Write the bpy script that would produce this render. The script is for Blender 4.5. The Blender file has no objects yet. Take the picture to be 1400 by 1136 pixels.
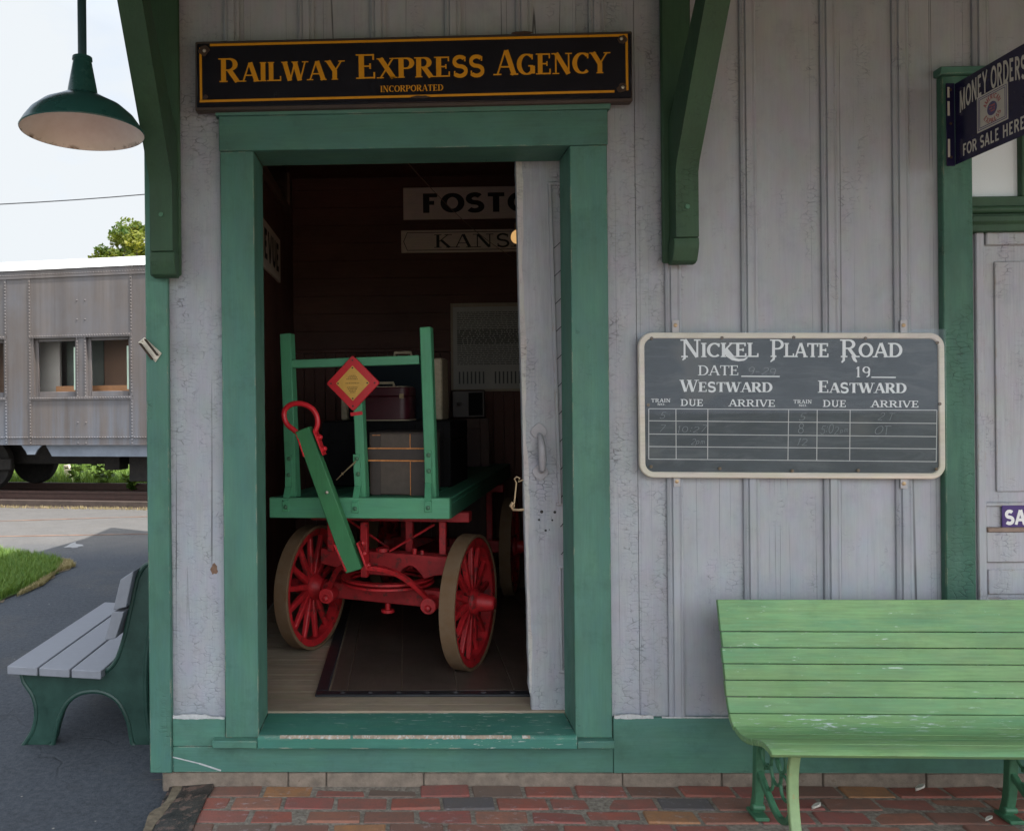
import bpy, bmesh, math, random
from mathutils import Vector, Matrix
R = math.radians
random.seed(7)
scene = bpy.context.scene
COL = scene.collection

# ---------------------------------------------------------------- camera model (photo is 1400 x 1136)
F, PX0, PY0, ROLL, YAW, CH, CD = 1136.0, 525.0, 555.0, 0.0095, R(1.4), 1.5, 3.3
CAM = Vector((0, -CD, CH))
FWD = Vector((-math.sin(YAW), math.cos(YAW), 0)); RGT = Vector((math.cos(YAW), math.sin(YAW), 0)); UPV = Vector((0, 0, 1))
RR = (RGT - UPV * ROLL).normalized(); UU = (UPV + RGT * ROLL).normalized()
def ray(px, py): return FWD + RR * ((px - PX0) / F) - UU * ((py - PY0) / F)
def W(px, py, Y=0.0):                        # photo pixel -> point on the vertical plane y = Y
    d = ray(px, py); t = (Y - CAM.y) / d.y; return CAM + d * t
def WX(px, py, Y=0.0): return W(px, py, Y).x
def WZ(px, py, Y=0.0): return W(px, py, Y).z
def G(px, py, z=0.0):                        # photo pixel -> point on the horizontal plane
    d = ray(px, py); t = (z - CAM.z) / d.z; return CAM + d * t
class Frame:                                 # an upright local frame (origin, heading): x right, y away, z up
    def __init__(s, o, yaw):
        s.o = Vector(o); s.x = Vector((math.cos(yaw), math.sin(yaw), 0)); s.y = Vector((-math.sin(yaw), math.cos(yaw), 0)); s.yaw = yaw
    def P(s, px, py, yl):                    # pixel -> (x, z) local on plane y = yl
        d = ray(px, py); t = (yl - (CAM - s.o).dot(s.y)) / d.dot(s.y); q = CAM + d * t - s.o
        return q.dot(s.x), q.z

cam_d = bpy.data.cameras.new("camera"); cam = bpy.data.objects.new("camera", cam_d); COL.objects.link(cam)
m3 = Matrix((RR, UU, -FWD)).transposed()
cam.matrix_world = Matrix.Translation(CAM) @ m3.to_4x4()
cam_d.sensor_fit = 'HORIZONTAL'; cam_d.sensor_width = 36.0; cam_d.lens = 36.0 * F / 1400
cam_d.shift_x = (700 - PX0) / 1400; cam_d.shift_y = -(568 - PY0) / 1400
cam_d.clip_start = 0.05; cam_d.clip_end = 2000
scene.camera = cam

# ---------------------------------------------------------------- materials
class NT:
    def __init__(s, name):
        s.m = bpy.data.materials.new(name); s.m.use_nodes = True; s.t = s.m.node_tree
        s.b = s.t.nodes['Principled BSDF']; s.tc = s.n('ShaderNodeTexCoord')
    def n(s, typ, **kw):
        o = s.t.nodes.new(typ)
        for k, v in kw.items():
            if k.startswith('_'): setattr(o, k[1:], v)
        for k, v in kw.items():
            if k.startswith('_'): continue
            key = int(k[1:]) if k[0] == 'i' and k[1:].isdigit() else k.replace('__', ' ')
            s.put(o.inputs[key], v)
        return o
    def put(s, sock, v):
        if isinstance(v, bpy.types.NodeSocket): s.t.links.new(v, sock)
        elif v is not None:
            if hasattr(sock.default_value, '__len__') and not hasattr(v, '__len__'): v = (v,) * len(sock.default_value)
            if hasattr(v, '__len__') and len(v) == 3 and len(sock.default_value) == 4: v = (*v, 1)
            sock.default_value = v
    def math(s, op, a, b=None, c=None, clamp=False):
        o = s.t.nodes.new('ShaderNodeMath'); o.operation = op; o.use_clamp = clamp
        for i, v in enumerate((a, b, c)):
            if v is not None: s.put(o.inputs[i], v)
        return o.outputs[0]
    def ramp(s, v, lo, hi):
        o = s.t.nodes.new('ShaderNodeMapRange'); s.put(o.inputs[0], v); o.inputs[1].default_value = lo; o.inputs[2].default_value = hi
        o.clamp = True; return o.outputs[0]
    def mix(s, f, a, b, mode='MIX'):
        o = s.t.nodes.new('ShaderNodeMix'); o.data_type = 'RGBA'; o.blend_type = mode
        s.put(o.inputs[0], f); s.put(o.inputs[6], a); s.put(o.inputs[7], b); return o.outputs[2]
    def map(s, sc, loc=(0, 0, 0), coord=None):
        o = s.t.nodes.new('ShaderNodeMapping'); s.t.links.new(coord or s.tc.outputs['Object'], o.inputs[0])
        o.inputs['Scale'].default_value = sc; o.inputs['Location'].default_value = loc; return o.outputs[0]
    def noise(s, vec, scale=1, detail=5, rough=.6, dist=0):
        o = s.n('ShaderNodeTexNoise', Vector=vec, Scale=scale, Detail=detail, Roughness=rough, Distortion=dist); return o.outputs[0]
    def vor(s, vec, scale=1, feature='DISTANCE_TO_EDGE', rnd=1):
        o = s.n('ShaderNodeTexVoronoi', _feature=feature, Vector=vec, Scale=scale, Randomness=rnd); return o
    def bump(s, h, strength=.3, dist=.01, prev=None):
        o = s.n('ShaderNodeBump', Height=h, Strength=strength, Distance=dist)
        if prev is not None: s.t.links.new(prev, o.inputs['Normal'])
        return o.outputs[0]
    def out(s, color=None, rough=None, normal=None, metal=None, spec=None):
        if color is not None: s.put(s.b.inputs['Base Color'], color)
        if rough is not None: s.put(s.b.inputs['Roughness'], rough)
        if metal is not None: s.put(s.b.inputs['Metallic'], metal)
        if spec is not None: s.put(s.b.inputs['Specular IOR Level'], spec)
        if normal is not None: s.put(s.b.inputs['Normal'], normal)
        return s.m
MATS = {}
def stretch(axis, along, across):
    return tuple(along if a == axis else across for a in 'XYZ')
def sc3(c, k): return tuple(x * k for x in c[:3])

def paint(name, base, axis='Z', crack=.0, chip=None, chip_at=.74, dirt=.35, rough=.6, edge=None, edge_r=.006, var=.25, grain=.25, tone=None, seed=0., split=.0, specks=None, spec=.35):
    """aged paint on wood: uneven tone, grain, crackle, splits, flakes down to the wood, bare edges"""
    if name in MATS: return MATS[name]
    n = NT(name); L = (seed, seed * 1.7, seed * .6)
    big = n.noise(n.map(stretch(axis, 1.2, 3.5), L), 1, 5, .65)
    fine = n.noise(n.map(stretch(axis, 6, 130), L), 1, 4, .7)
    blot = n.noise(n.map((7, 7, 7), L), 1, 6, .7)
    col = n.mix(n.ramp(big, .3, .7), sc3(base, 1 - var), sc3(base, 1 + var * .6))
    if tone: col = n.mix(n.math('MULTIPLY', n.ramp(n.noise(n.map(stretch(axis, .8, 5), (seed + 3, 1, 2)), 1, 7, .7), .45, .68), .8), col, tone)
    col = n.mix(n.math('MULTIPLY', n.ramp(fine, .35, .75), grain), col, sc3(base, .55))
    col = n.mix(n.math('MULTIPLY', n.ramp(blot, .52, .8), dirt), col, sc3(base, .5))
    mot = n.n('ShaderNodeTexNoise', Vector=n.map(stretch(axis, 9, 16), (seed + 1, 8, 2)), Scale=1, Detail=4)
    col = n.mix(.10, col, mot.outputs[1], 'OVERLAY')
    h = n.math('ADD', n.math('MULTIPLY', fine, .35), n.math('MULTIPLY', blot, .15))
    if crack:
        warp = n.n('ShaderNodeTexNoise', Vector=n.map((11, 11, 11), L), Scale=1, Detail=3)
        mv = n.n('ShaderNodeVectorMath', _operation='MULTIPLY_ADD', i0=warp.outputs[1], i1=(.55, .55, .55), i2=n.map(stretch(axis, 62, 30), L))
        v = n.vor(mv.outputs[0], 1, rnd=.85).outputs['Distance']
        zone = n.ramp(n.noise(n.map(stretch(axis, 2.0, 7), (seed + 9, 4, 1)), 1, 6, .7), .60 - .13 * crack, .72 - .06 * crack)
        brk = n.ramp(n.noise(n.map(stretch(axis, 40, 26), (seed, 5, 5)), 1, 3, .6), .42, .60)
        line = n.math('MULTIPLY', n.math('MULTIPLY', n.ramp(v, .075, .02), zone), brk)
        col = n.mix(n.math('MULTIPLY', line, .72), col, sc3(base, .22))
        h = n.math('SUBTRACT', h, n.math('MULTIPLY', line, 1.5))
        cup = n.math('MULTIPLY', n.ramp(v, .0, .25), zone); h = n.math('ADD', h, n.math('MULTIPLY', cup, .35))
    if split:
        sn = n.noise(n.map(stretch(axis, .10, 13), (seed + 5, 2, 7)), 1, 1, .4)
        sl = n.math('MULTIPLY', n.ramp(n.math('ABSOLUTE', n.math('SUBTRACT', sn, .5)), .0035, .001), n.ramp(n.noise(n.map(stretch(axis, 1.5, 2), (seed, 8, 3)), 1, 2), .56 - .1 * split, .60))
        col = n.mix(n.math('MULTIPLY', sl, .85), col, sc3(base, .15)); h = n.math('SUBTRACT', h, n.math('MULTIPLY', sl, 1.6))
    if chip:
        cn = n.noise(n.map(stretch(axis, 5, 20), (seed + 2, 6, 5)), 1, 8, .75)
        cm = n.ramp(cn, chip_at, chip_at + .015)
        col = n.mix(cm, col, chip); h = n.math('SUBTRACT', h, n.math('MULTIPLY', cm, .8))
    if specks:
        sp = n.ramp(n.noise(n.map(stretch(axis, 14, 90), (seed + 4, 3, 3)), 1, 5, .7), specks[1], specks[1] + .04)
        zn = n.ramp(n.noise(n.map((2, 2, 2), (seed + 8, 3, 1)), 1, 3), .45, .6)
        col = n.mix(n.math('MULTIPLY', sp, zn), col, specks[0])
    if edge:
        bv = n.n('ShaderNodeBevel', Radius=edge_r, _samples=3); ge = n.n('ShaderNodeNewGeometry')
        dt = n.n('ShaderNodeVectorMath', _operation='DOT_PRODUCT', i0=bv.outputs[0], i1=ge.outputs['Normal'])
        em = n.ramp(dt.outputs['Value'], .985, .93)
        em = n.math('MULTIPLY', em, n.ramp(n.noise(n.map(stretch(axis, 9, 30), (seed, 1, 9)), 1, 6, .7), .52, .60))
        col = n.mix(em, col, edge)
    rg = n.math('ADD', rough - .08, n.math('MULTIPLY', blot, .2))
    MATS[name] = n.out(col, rg, n.bump(h, .45, .004), spec=spec); return MATS[name]

def plain(name, base, rough=.5, var=.2, scale=8, metal=0, bump=.15, tint=None, spec=None, rust=None, rust_at=.62):
    if name in MATS: return MATS[name]
    n = NT(name)
    a = n.noise(n.map((scale,) * 3), 1, 7, .68)
    col = n.mix(n.ramp(a, .3, .72), sc3(base, 1 - var), tint or sc3(base, 1 + var * .5))
    if rust:
        rn = n.noise(n.map((scale * 1.3,) * 3, (5, 3, 1)), 1, 8, .72)
        col = n.mix(n.ramp(rn, rust_at, rust_at + .06), col, rust)
    MATS[name] = n.out(col, n.math('ADD', rough - .1, n.math('MULTIPLY', a, .2)), n.bump(n.noise(n.map((scale * 9,) * 3), 1, 4), bump, .003), metal, spec)
    return MATS[name]

GREY = (.345, .365, .395); GREEN = (.075, .188, .138); WOODC = (.34, .29, .23)
PALE = (.50, .50, .46)
M_wall = paint('grey_board_paint', GREY, 'Z', crack=.55, chip=(.22, .17, .13), chip_at=.79, dirt=.35, split=1, var=.12, grain=.18)
M_wall_old = paint('grey_flaking_paint', sc3(GREY, .97), 'Z', crack=1.25, chip=(.21, .16, .125), chip_at=.765, dirt=.4, split=1.2, var=.14, grain=.25, seed=4)
M_batten = paint('grey_batten_paint', sc3(GREY, .98), 'Z', crack=.5, dirt=.3, var=.1, grain=.25, seed=2)
M_door = paint('grey_door_paint', (.385, .395, .425), 'Z', crack=.9, dirt=.35, chip=(.24, .18, .14), chip_at=.83, edge=(.30, .23, .17), edge_r=.007, grain=.4, var=.1, seed=6)
M_trim = paint('green_trim_paint', GREEN, 'Z', crack=.15, tone=(.060, .165, .142), dirt=.65, var=.34, edge=(.42, .36, .27), edge_r=.004, grain=.3, seed=1, chip=(.33, .32, .27), chip_at=.80)
M_trimh = paint('green_trim_paint_level', GREEN, 'X', crack=.15, tone=(.060, .165, .142), dirt=.65, var=.34, edge=(.40, .38, .30), edge_r=.003, grain=.3, seed=8, chip=(.45, .44, .38), chip_at=.80)
M_casing_old = paint('green_peeling_paint', (.065, .165, .115), 'Z', crack=1.2, tone=(.022, .095, .066), dirt=.8, var=.4, grain=.4, seed=3, chip=(.30, .12, .05), chip_at=.86, edge=(.25, .26, .18))
M_sill = paint('worn_green_sill_paint', (.055, .20, .15), 'X', tone=(.04, .16, .13), dirt=.3, grain=.35, seed=5, chip=(.52, .50, .45), chip_at=.735, edge=(.50, .44, .36), edge_r=.009, specks=((.52, .54, .50), .60))
M_bracket = paint('dark_green_bracket_paint', (.038, .090, .048), 'Z', crack=.3, dirt=.5, grain=.45, seed=11, chip=(.30, .18, .11), chip_at=.85, edge=(.02, .05, .035))
M_soffit = paint('soffit_paint', (.085, .058, .040), 'Y', dirt=.4)
M_bench = paint('bench_green_paint', (.215, .375, .16), 'X', tone=(.06, .235, .135), dirt=.5, var=.26, grain=.75, edge=(.10, .24, .12), edge_r=.004, seed=2.5, specks=((.40, .52, .42), .64), chip=(.33, .44, .32), chip_at=.79, rough=.6)
M_bench_seat = paint('bench_seat_worn_paint', (.215, .375, .16), 'X', tone=(.07, .25, .15), dirt=.5, var=.26, grain=.75, edge=(.12, .25, .13), edge_r=.004, seed=7.5, specks=((.48, .56, .54), .575), chip=(.52, .55, .53), chip_at=.755, rough=.55)
M_iron = plain('green_cast_iron', (.05, .16, .085), .5, .35, 14, bump=.3, rust=(.20, .20, .06), rust_at=.66)
M_iron_pale = plain('pale_green_iron', (.23, .34, .16), .5, .2, 14, bump=.3, rust=(.32, .20, .08), rust_at=.6)
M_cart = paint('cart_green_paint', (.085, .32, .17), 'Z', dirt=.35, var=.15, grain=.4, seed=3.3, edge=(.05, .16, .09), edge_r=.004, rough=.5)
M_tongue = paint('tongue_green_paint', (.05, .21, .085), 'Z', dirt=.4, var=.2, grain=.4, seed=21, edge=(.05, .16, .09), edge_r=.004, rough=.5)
M_carth = paint('cart_green_paint_level', (.10, .34, .19), 'X', dirt=.35, var=.15, grain=.4, seed=3.9, edge=(.05, .16, .09), edge_r=.004, rough=.5)
M_deck = paint('cart_deck_paint', (.04, .17, .10), 'Y', dirt=.6, var=.3, grain=.6, seed=3.7, chip=(.09, .08, .07), chip_at=.62)
M_bright = plain('bright_red_paint', (.55, .015, .025), .4, .15, 10, bump=.08)
M_red = plain('red_cart_paint', (.47, .016, .022), .48, .4, 14, bump=.25, rust=(.13, .018, .016), rust_at=.55)
M_redd = plain('red_wood_paint', (.36, .018, .022), .6, .45, 14, bump=.3, rust=(.10, .024, .018), rust_at=.55)
M_tread = plain('worn_wheel_tyre', (.21, .125, .066), .85, .35, 18, bump=.3, spec=.1, tint=(.16, .11, .07), rust=(.16, .07, .04), rust_at=.62)
M_gold = plain('brass_plate', (.62, .36, .07), .4, .15, 20, bump=.05)
M_blk = plain('black_mark', (.015, .014, .013), .6, .1)
M_ink = plain('dark_brass_ink', (.16, .09, .02), .6, .1)
M_enamel = plain('black_enamel', (.010, .011, .016), .18, .3, 5, bump=.04, rust=(.06, .03, .02), rust_at=.74)
M_yellow = plain('yellow_enamel', (.62, .27, .012), .3, .12, 20, bump=.03)
M_rust = plain('rust_patch', (.05, .028, .018), .8, .4, 40, bump=.4)
M_signwood = paint('dark_sign_frame_wood', (.07, .052, .045), 'X', dirt=.5, grain=.5, seed=9)
M_lamp = plain('green_lamp_enamel', (.018, .075, .065), .28, .15, 6, bump=.02)
def lining():
    n = NT('white_lamp_enamel'); a = n.noise(n.map((9, 9, 9)), 1, 6, .7); z = n.n('ShaderNodeSeparateXYZ', Vector=n.tc.outputs['Object']).outputs[2]
    col = n.mix(n.ramp(a, .3, .75), (.84, .73, .64), (.70, .57, .47))
    m = n.math('MULTIPLY', n.ramp(z, .016, .002), n.ramp(n.noise(n.map((16, 16, 16), (3, 1, 1)), 1, 6, .7), .52, .62))
    return n.out(n.mix(m, col, (.16, .09, .05)), .35)
M_lampin = lining()
M_slate = None
M_cream = paint('cream_frame_paint', (.68, .60, .50), 'X', dirt=.4, var=.12, grain=.3, seed=12, chip=(.36, .30, .24), chip_at=.82)
M_white = plain('white_lettering', (.74, .74, .73), .6, .08, 30, bump=.02)
M_chalk = plain('chalk_marks', (.25, .27, .29), .9, .3, 60, bump=.02)
M_line = plain('ruled_line_paint', (.52, .51, .50), .6, .12, 30, bump=.02)
M_navy = plain('navy_enamel', (.018, .016, .055), .2, .25, 6, bump=.03, rust=(.10, .045, .02), rust_at=.76)
M_purple = plain('purple_enamel', (.045, .02, .15), .25, .15, 8, bump=.03, rust=(.12, .10, .12), rust_at=.78)
M_letter = plain('cream_lettering', (.60, .57, .50), .4, .1, 20, bump=.02)
M_amred = plain('dull_red_lettering', (.40, .13, .12), .5, .1)
M_amblue = plain('dull_blue_globe', (.10, .09, .20), .5, .3, 60)
M_silver = plain('weathered_steel', (.55, .50, .42), .4, .3, 25, metal=.6, rust=(.22, .08, .04), rust_at=.6)
M_steel = plain('galvanised_steel', (.45, .45, .46), .45, .2, 25, metal=.5)
M_brass = plain('old_brass', (.45, .33, .20), .45, .3, 25, metal=.6)
M_int = paint('dark_red_brown_boards', (.155, .068, .050), 'Z', dirt=.5, grain=.5, var=.3, seed=13)
M_inth = paint('dark_red_brown_boards_level', (.125, .052, .037), 'X', dirt=.5, grain=.5, var=.3, seed=14)
M_floorw = paint('bare_floor_boards', (.36, .29, .21), 'X', dirt=.6, grain=.7, var=.25, seed=15, split=1)
M_scale = paint('dark_oily_planks', (.095, .070, .056), 'Y', dirt=.7, grain=.7, var=.5, seed=16, rough=.34, chip=(.13, .11, .09), chip_at=.70, spec=.5)
M_iron_dark = plain('dark_iron', (.02, .022, .026), .38, .3, 20, bump=.2, spec=.6)
M_board = paint('white_name_board', (.78, .66, .57), 'X', dirt=.3, var=.12, grain=.3, seed=17)
M_paper = plain('old_printed_paper', (.50, .48, .43), .8, .15, 5)
M_paperd = plain('printed_block', (.13, .13, .12), .8, .25, 90, bump=.0)
M_glassy = None
M_concrete = plain('foundation_stone', (.225, .18, .14), .9, .4, 22, bump=.8, rust=(.15, .115, .085), rust_at=.6)
M_tar = plain('tarred_board', (.016, .016, .020), .45, .6, 14, bump=1.0, tint=(.06, .05, .045), rust=(.135, .085, .068), rust_at=.52)
M_plas = plain('grey_plastic_lumber', (.235, .245, .275), .55, .10, 30, bump=.12)
M_plasg = plain('green_moulded_plastic', (.014, .055, .042), .42, .4, 10, bump=.15, tint=(.024, .072, .055))
M_trunkb = plain('brown_trunk_canvas', (.085, .065, .052), .7, .3, 22, bump=.25, rust=(.15, .10, .07), rust_at=.72)
M_leather = plain('worn_leather_strap', (.045, .033, .028), .6, .3, 22, bump=.2)
M_wornedge = plain('worn_tan_edge', (.62, .25, .08), .7, .4, 60, bump=.2)
M_trunkd = plain('black_trunk', (.008, .008, .009), .7, .4, 18, bump=.25, spec=.12, rust=(.03, .024, .022), rust_at=.70)
M_burg = plain('burgundy_leather', (.075, .013, .022), .4, .2, 12, bump=.15)
M_navyc = plain('navy_leather', (.004, .010, .015), .6, .2, 12, bump=.15, spec=.15)
M_ivory = plain('ivory_edge', (.50, .42, .29), .5, .3, 40, bump=.1, rust=(.12, .09, .06), rust_at=.68)
M_greenpale = plain('pale_case_edge', (.30, .33, .30), .6, .2, 20)
M_bark = plain('tree_bark', (.12, .09, .065), .9, .3, 6, bump=.5)
M_wire = plain('cable_black', (.02, .02, .025), .6, .1)
M_post = plain('whitewashed_post', (.62, .55, .46), .8, .25, 10, bump=.3)

def leafmat(name, a, b):
    n = NT(name); oi = n.n('ShaderNodeAttribute', _attribute_name='rnd')
    col = n.mix(oi.outputs['Fac'], a, b)
    n.put(n.b.inputs['Subsurface Weight'], 0.0)
    tr = n.n('ShaderNodeBsdfTranslucent', Color=n.mix(.5, col, (.20, .26, .03)))
    n.out(col, .5, spec=.3)
    mx = n.n('ShaderNodeMixShader', Fac=.35)
    n.t.links.new(n.b.outputs[0], mx.inputs[1]); n.t.links.new(tr.outputs[0], mx.inputs[2])
    n.t.links.new(mx.outputs[0], n.t.nodes['Material Output'].inputs[0]); return n.m
M_leaf = leafmat('maple_leaves', (.03, .08, .012), (.24, .23, .02))
M_weed = leafmat('weed_leaves', (.06, .15, .02), (.22, .32, .06))
M_grass = leafmat('grass_blades', (.075, .17, .025), (.19, .28, .06))
M_straw = leafmat('dry_grass', (.30, .23, .11), (.50, .40, .22))

def asphalt():
    n = NT('asphalt_mat'); p = n.tc.outputs['Object']
    big = n.noise(n.map((.35, .35, .35)), 1, 6, .65); mid = n.noise(n.map((3, 3, 3), (2, 1, 0)), 1, 6, .7); fine = n.noise(n.map((160, 160, 160)), 1, 3, .8)
    col = n.mix(n.ramp(big, .3, .7), (.040, .048, .060), (.056, .064, .077))
    col = n.mix(n.math('MULTIPLY', n.ramp(mid, .5, .75), .5), col, (.034, .037, .042))
    y = n.n('ShaderNodeSeparateXYZ', Vector=p).outputs[1]
    lit_zone = n.ramp(n.math('ADD', y, n.math('MULTIPLY', n.math('SUBTRACT', mid, .5), .8)), 5.0, 6.2)  # sunlight beyond the depot's shadow edge painted in as paler asphalt
    col = n.mix(lit_zone, col, n.mix(n.ramp(mid, .3, .7), (.105, .10, .094), (.135, .128, .12)))
    col = n.mix(n.math('MULTIPLY', n.ramp(fine, .50, .72), .55), col, (.12, .125, .135))
    gr = n.noise(n.map((38, 38, 38), (1, 7, 3)), 1, 6, .8); col = n.mix(n.math('MULTIPLY', n.ramp(gr, .48, .62), .5), col, (.10, .105, .115)); col = n.mix(n.math('MULTIPLY', n.ramp(gr, .48, .36), .5), col, (.022, .024, .028))
    wv = n.n('ShaderNodeTexNoise', Vector=n.map((.9, .9, .9)), Scale=1, Detail=4)
    mv = n.n('ShaderNodeVectorMath', _operation='MULTIPLY_ADD', i0=wv.outputs[1], i1=(1.2, 1.2, 1.2), i2=n.map((.75, .75, .75)))
    cr = n.math('MULTIPLY', n.ramp(n.vor(mv.outputs[0], 1).outputs['Distance'], .009, .002), n.ramp(mid, .42, .55))
    cr = n.math('MULTIPLY', cr, n.ramp(big, .44, .52))
    col = n.mix(n.math('MULTIPLY', cr, .28), col, (.026, .028, .03))
    stn = n.noise(n.map((1.1, 1.1, 1.1), (9, 2, 5)), 1, 7, .75); col = n.mix(n.math('MULTIPLY', n.ramp(stn, .52, .72), .45), col, (.115, .105, .09))
    sp = n.vor(n.map((11, 11, 11)), 1, 'F1'); spk = n.math('MULTIPLY', n.ramp(sp.outputs['Distance'], .07, .04), n.ramp(n.noise(n.map((11, 11, 11), (4, 4, 4)), 1, 1), .55, .57))
    col = n.mix(n.math('MULTIPLY', spk, .8), col, (.36, .34, .30))
    h = n.math('SUBTRACT', n.math('ADD', n.math('ADD', fine, gr), n.math('MULTIPLY', mid, 1.2)), n.math('MULTIPLY', cr, .8))
    return n.out(col, .8, n.bump(h, .6, .006), spec=.3)
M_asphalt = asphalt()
def brickmat():
    n = NT('paving_brick_mat'); at = n.n('ShaderNodeAttribute', _attribute_name='rnd'); r = at.outputs['Fac']
    cr = n.n('ShaderNodeValToRGB'); n.t.links.new(r, cr.inputs[0]); e = cr.color_ramp; e.interpolation = 'CONSTANT'
    cols = [(0, (.31, .095, .068)), (.16, (.24, .11, .08)), (.30, (.29, .10, .078)), (.46, (.19, .095, .07)), (.60, (.32, .135, .09)), (.72, (.29, .09, .075)), (.86, (.36, .17, .075)), (.91, (.10, .09, .095)), (.95, (.17, .115, .09))]
    for i, (p, c) in enumerate(cols):
        el = e.elements[0] if i == 0 else (e.elements[1] if i == 1 else e.elements.new(p))
        el.position = p; el.color = (*c, 1)
    a = n.noise(n.map((14, 14, 14)), 1, 7, .7); f = n.noise(n.map((110, 110, 110)), 1, 4, .75)
    col = n.mix(n.ramp(a, .35, .75), cr.outputs[0], n.mix(.65, cr.outputs[0], (.13, .10, .085)))
    col = n.mix(n.math('MULTIPLY', n.ramp(f, .5, .8), .45), col, (.10, .075, .06))
    lime = n.math('MULTIPLY', n.ramp(n.noise(n.map((22, 40, 30), (3, 9, 1)), 1, 8, .75), .56, .66), n.ramp(n.noise(n.map((1.7, 2.2, 2), (7.3, 2, 1)), 1, 3), .5, .62))
    col = n.mix(n.math('MULTIPLY', lime, .65), col, (.42, .41, .43))
    return n.out(col, .75, n.bump(n.math('ADD', f, n.math('MULTIPLY', a, 1.5)), .5, .004), spec=.35)
M_brick = brickmat()
M_sand = plain('joint_sand', (.20, .155, .115), .95, .5, 60, bump=.8, tint=(.34, .30, .25))
M_earth = plain('dry_earth', (.17, .125, .08), .95, .5, 30, bump=.8, tint=(.21, .17, .115))
M_ground = plain('field_soil', (.10, .12, .04), .95, .4, 1.3, bump=.4, tint=(.16, .17, .06))
M_lawnsoil = plain('lawn_soil', (.07, .12, .025), .95, .35, 9, bump=.4)
M_ballast = plain('dark_ballast', (.075, .052, .045), .9, .5, 15, bump=.8)
M_railm = plain('rusty_rail', (.10, .05, .038), .6, .3, 14)
M_tie = plain('old_tie', (.07, .05, .04), .9, .4, 9, bump=.5)
M_joint = plain('reddish_seam', (.24, .10, .065), .95, .5, 5, bump=.3, tint=(.33, .20, .13))
M_patch = plain('worn_patch', (.30, .30, .30), .9, .4, 8)
def steelcar():
    n = NT('weathered_car_steel')
    st = n.noise(n.map((5, 5, .16)), 1, 5, .62); bl = n.noise(n.map((2.2, 2.2, 1.2), (3, 1, 0)), 1, 5, .6)
    col = n.mix(n.ramp(st, .3, .72), (.098, .082, .075), (.165, .142, .132))
    col = n.mix(n.math('MULTIPLY', n.ramp(bl, .42, .72), .55), col, (.145, .15, .17))
    dk = n.noise(n.map((16, 16, .5), (8, 1, 2)), 1, 4, .7)
    col = n.mix(n.math('MULTIPLY', n.ramp(dk, .55, .8), .45), col, (.085, .070, .062))
    lowz = n.ramp(n.n('ShaderNodeSeparateXYZ', Vector=n.tc.outputs['Object']).outputs[2], 2.1, 1.0); rs = n.noise(n.map((7, 7, .3), (2, 2, 9)), 1, 5, .7)
    col = n.mix(n.math('MULTIPLY', n.math('MULTIPLY', lowz, n.ramp(rs, .45, .7)), .55), col, (.17, .21, .27))
    return n.out(col, n.math('ADD', .42, n.math('MULTIPLY', st, .25)), n.bump(n.noise(n.map((1.6, 1.6, 1.6), (1, 6, 3)), 1, 3), .25, .03), metal=.25, spec=.4)
M_car = steelcar()
M_carlow = plain('blue_grey_sill_steel', (.22, .25, .30), .5, .3, 3, metal=.2)
M_carroof = plain('silver_roof_paint', (.60, .60, .58), .5, .12, 2)
M_under = plain('black_underframe', (.018, .017, .018), .8, .5, 9, bump=.4, tint=(.04, .035, .03))
M_carwood = plain('car_interior_wood', (.46, .20, .08), .5, .25, 5)
M_carbrown = plain('car_interior_brown', (.17, .088, .05), .6, .15, 3)
M_carpale = plain('car_interior_pale', (.42, .365, .32), .6, .1, 3)
M_carteal = plain('car_interior_teal', (.10, .105, .085), .6, .3, 3)
def glass(name, tint=(.9, .95, .95), alpha=.12, k=.55):
    n = NT(name); g = n.n('ShaderNodeBsdfGlossy', Color=(.9, .95, 1), Roughness=.02); t = n.n('ShaderNodeBsdfTransparent', Color=tint)
    fr = n.n('ShaderNodeFresnel', IOR=1.5); mx = n.n('ShaderNodeMixShader', Fac=n.math('MULTIPLY', fr.outputs[0], k))
    n.t.links.new(t.outputs[0], mx.inputs[1]); n.t.links.new(g.outputs[0], mx.inputs[2]); n.t.links.new(mx.outputs[0], n.t.nodes['Material Output'].inputs[0]); return n.m
M_glass = glass('clear_window_glass', (.97, .98, .98), k=.06); M_acrylic = glass('clear_acrylic_sheet', (.96, .975, .985), .10, .22)
M_skyrefl = plain('pale_sky_reflection', (.80, .84, .87), .7, .04, 2, bump=.02)  # flat pale tone stands in for sky reflected in the transom glass
def slate():
    n = NT('chalkboard_slate')
    a = n.noise(n.map((3, 3, 3)), 1, 7, .7); b = n.noise(n.map((5, 9, 24), (1, 2, 4)), 1, 7, .75, 1.2); c = n.noise(n.map((2, 2, 2.6), (5, 2, 1)), 1, 2, .5)
    col = n.mix(n.ramp(a, .3, .7), (.036, .043, .054), (.062, .072, .086))
    col = n.mix(n.math('MULTIPLY', n.ramp(b, .48, .72), .65), col, (.115, .125, .135))
    col = n.mix(n.math('MULTIPLY', n.ramp(c, .58, .62), .45), col, (.12, .118, .112))
    return n.out(col, .55, n.bump(b, .1, .002), spec=.4)
M_slate = slate()
def bulbmat():
    n = NT('warm_lit_bulb'); n.out((.8, .55, .25), .4); n.put(n.b.inputs['Emission Color'], (1, .58, .22)); n.put(n.b.inputs['Emission Strength'], .25); return n.m
M_bulb = bulbmat()

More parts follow.
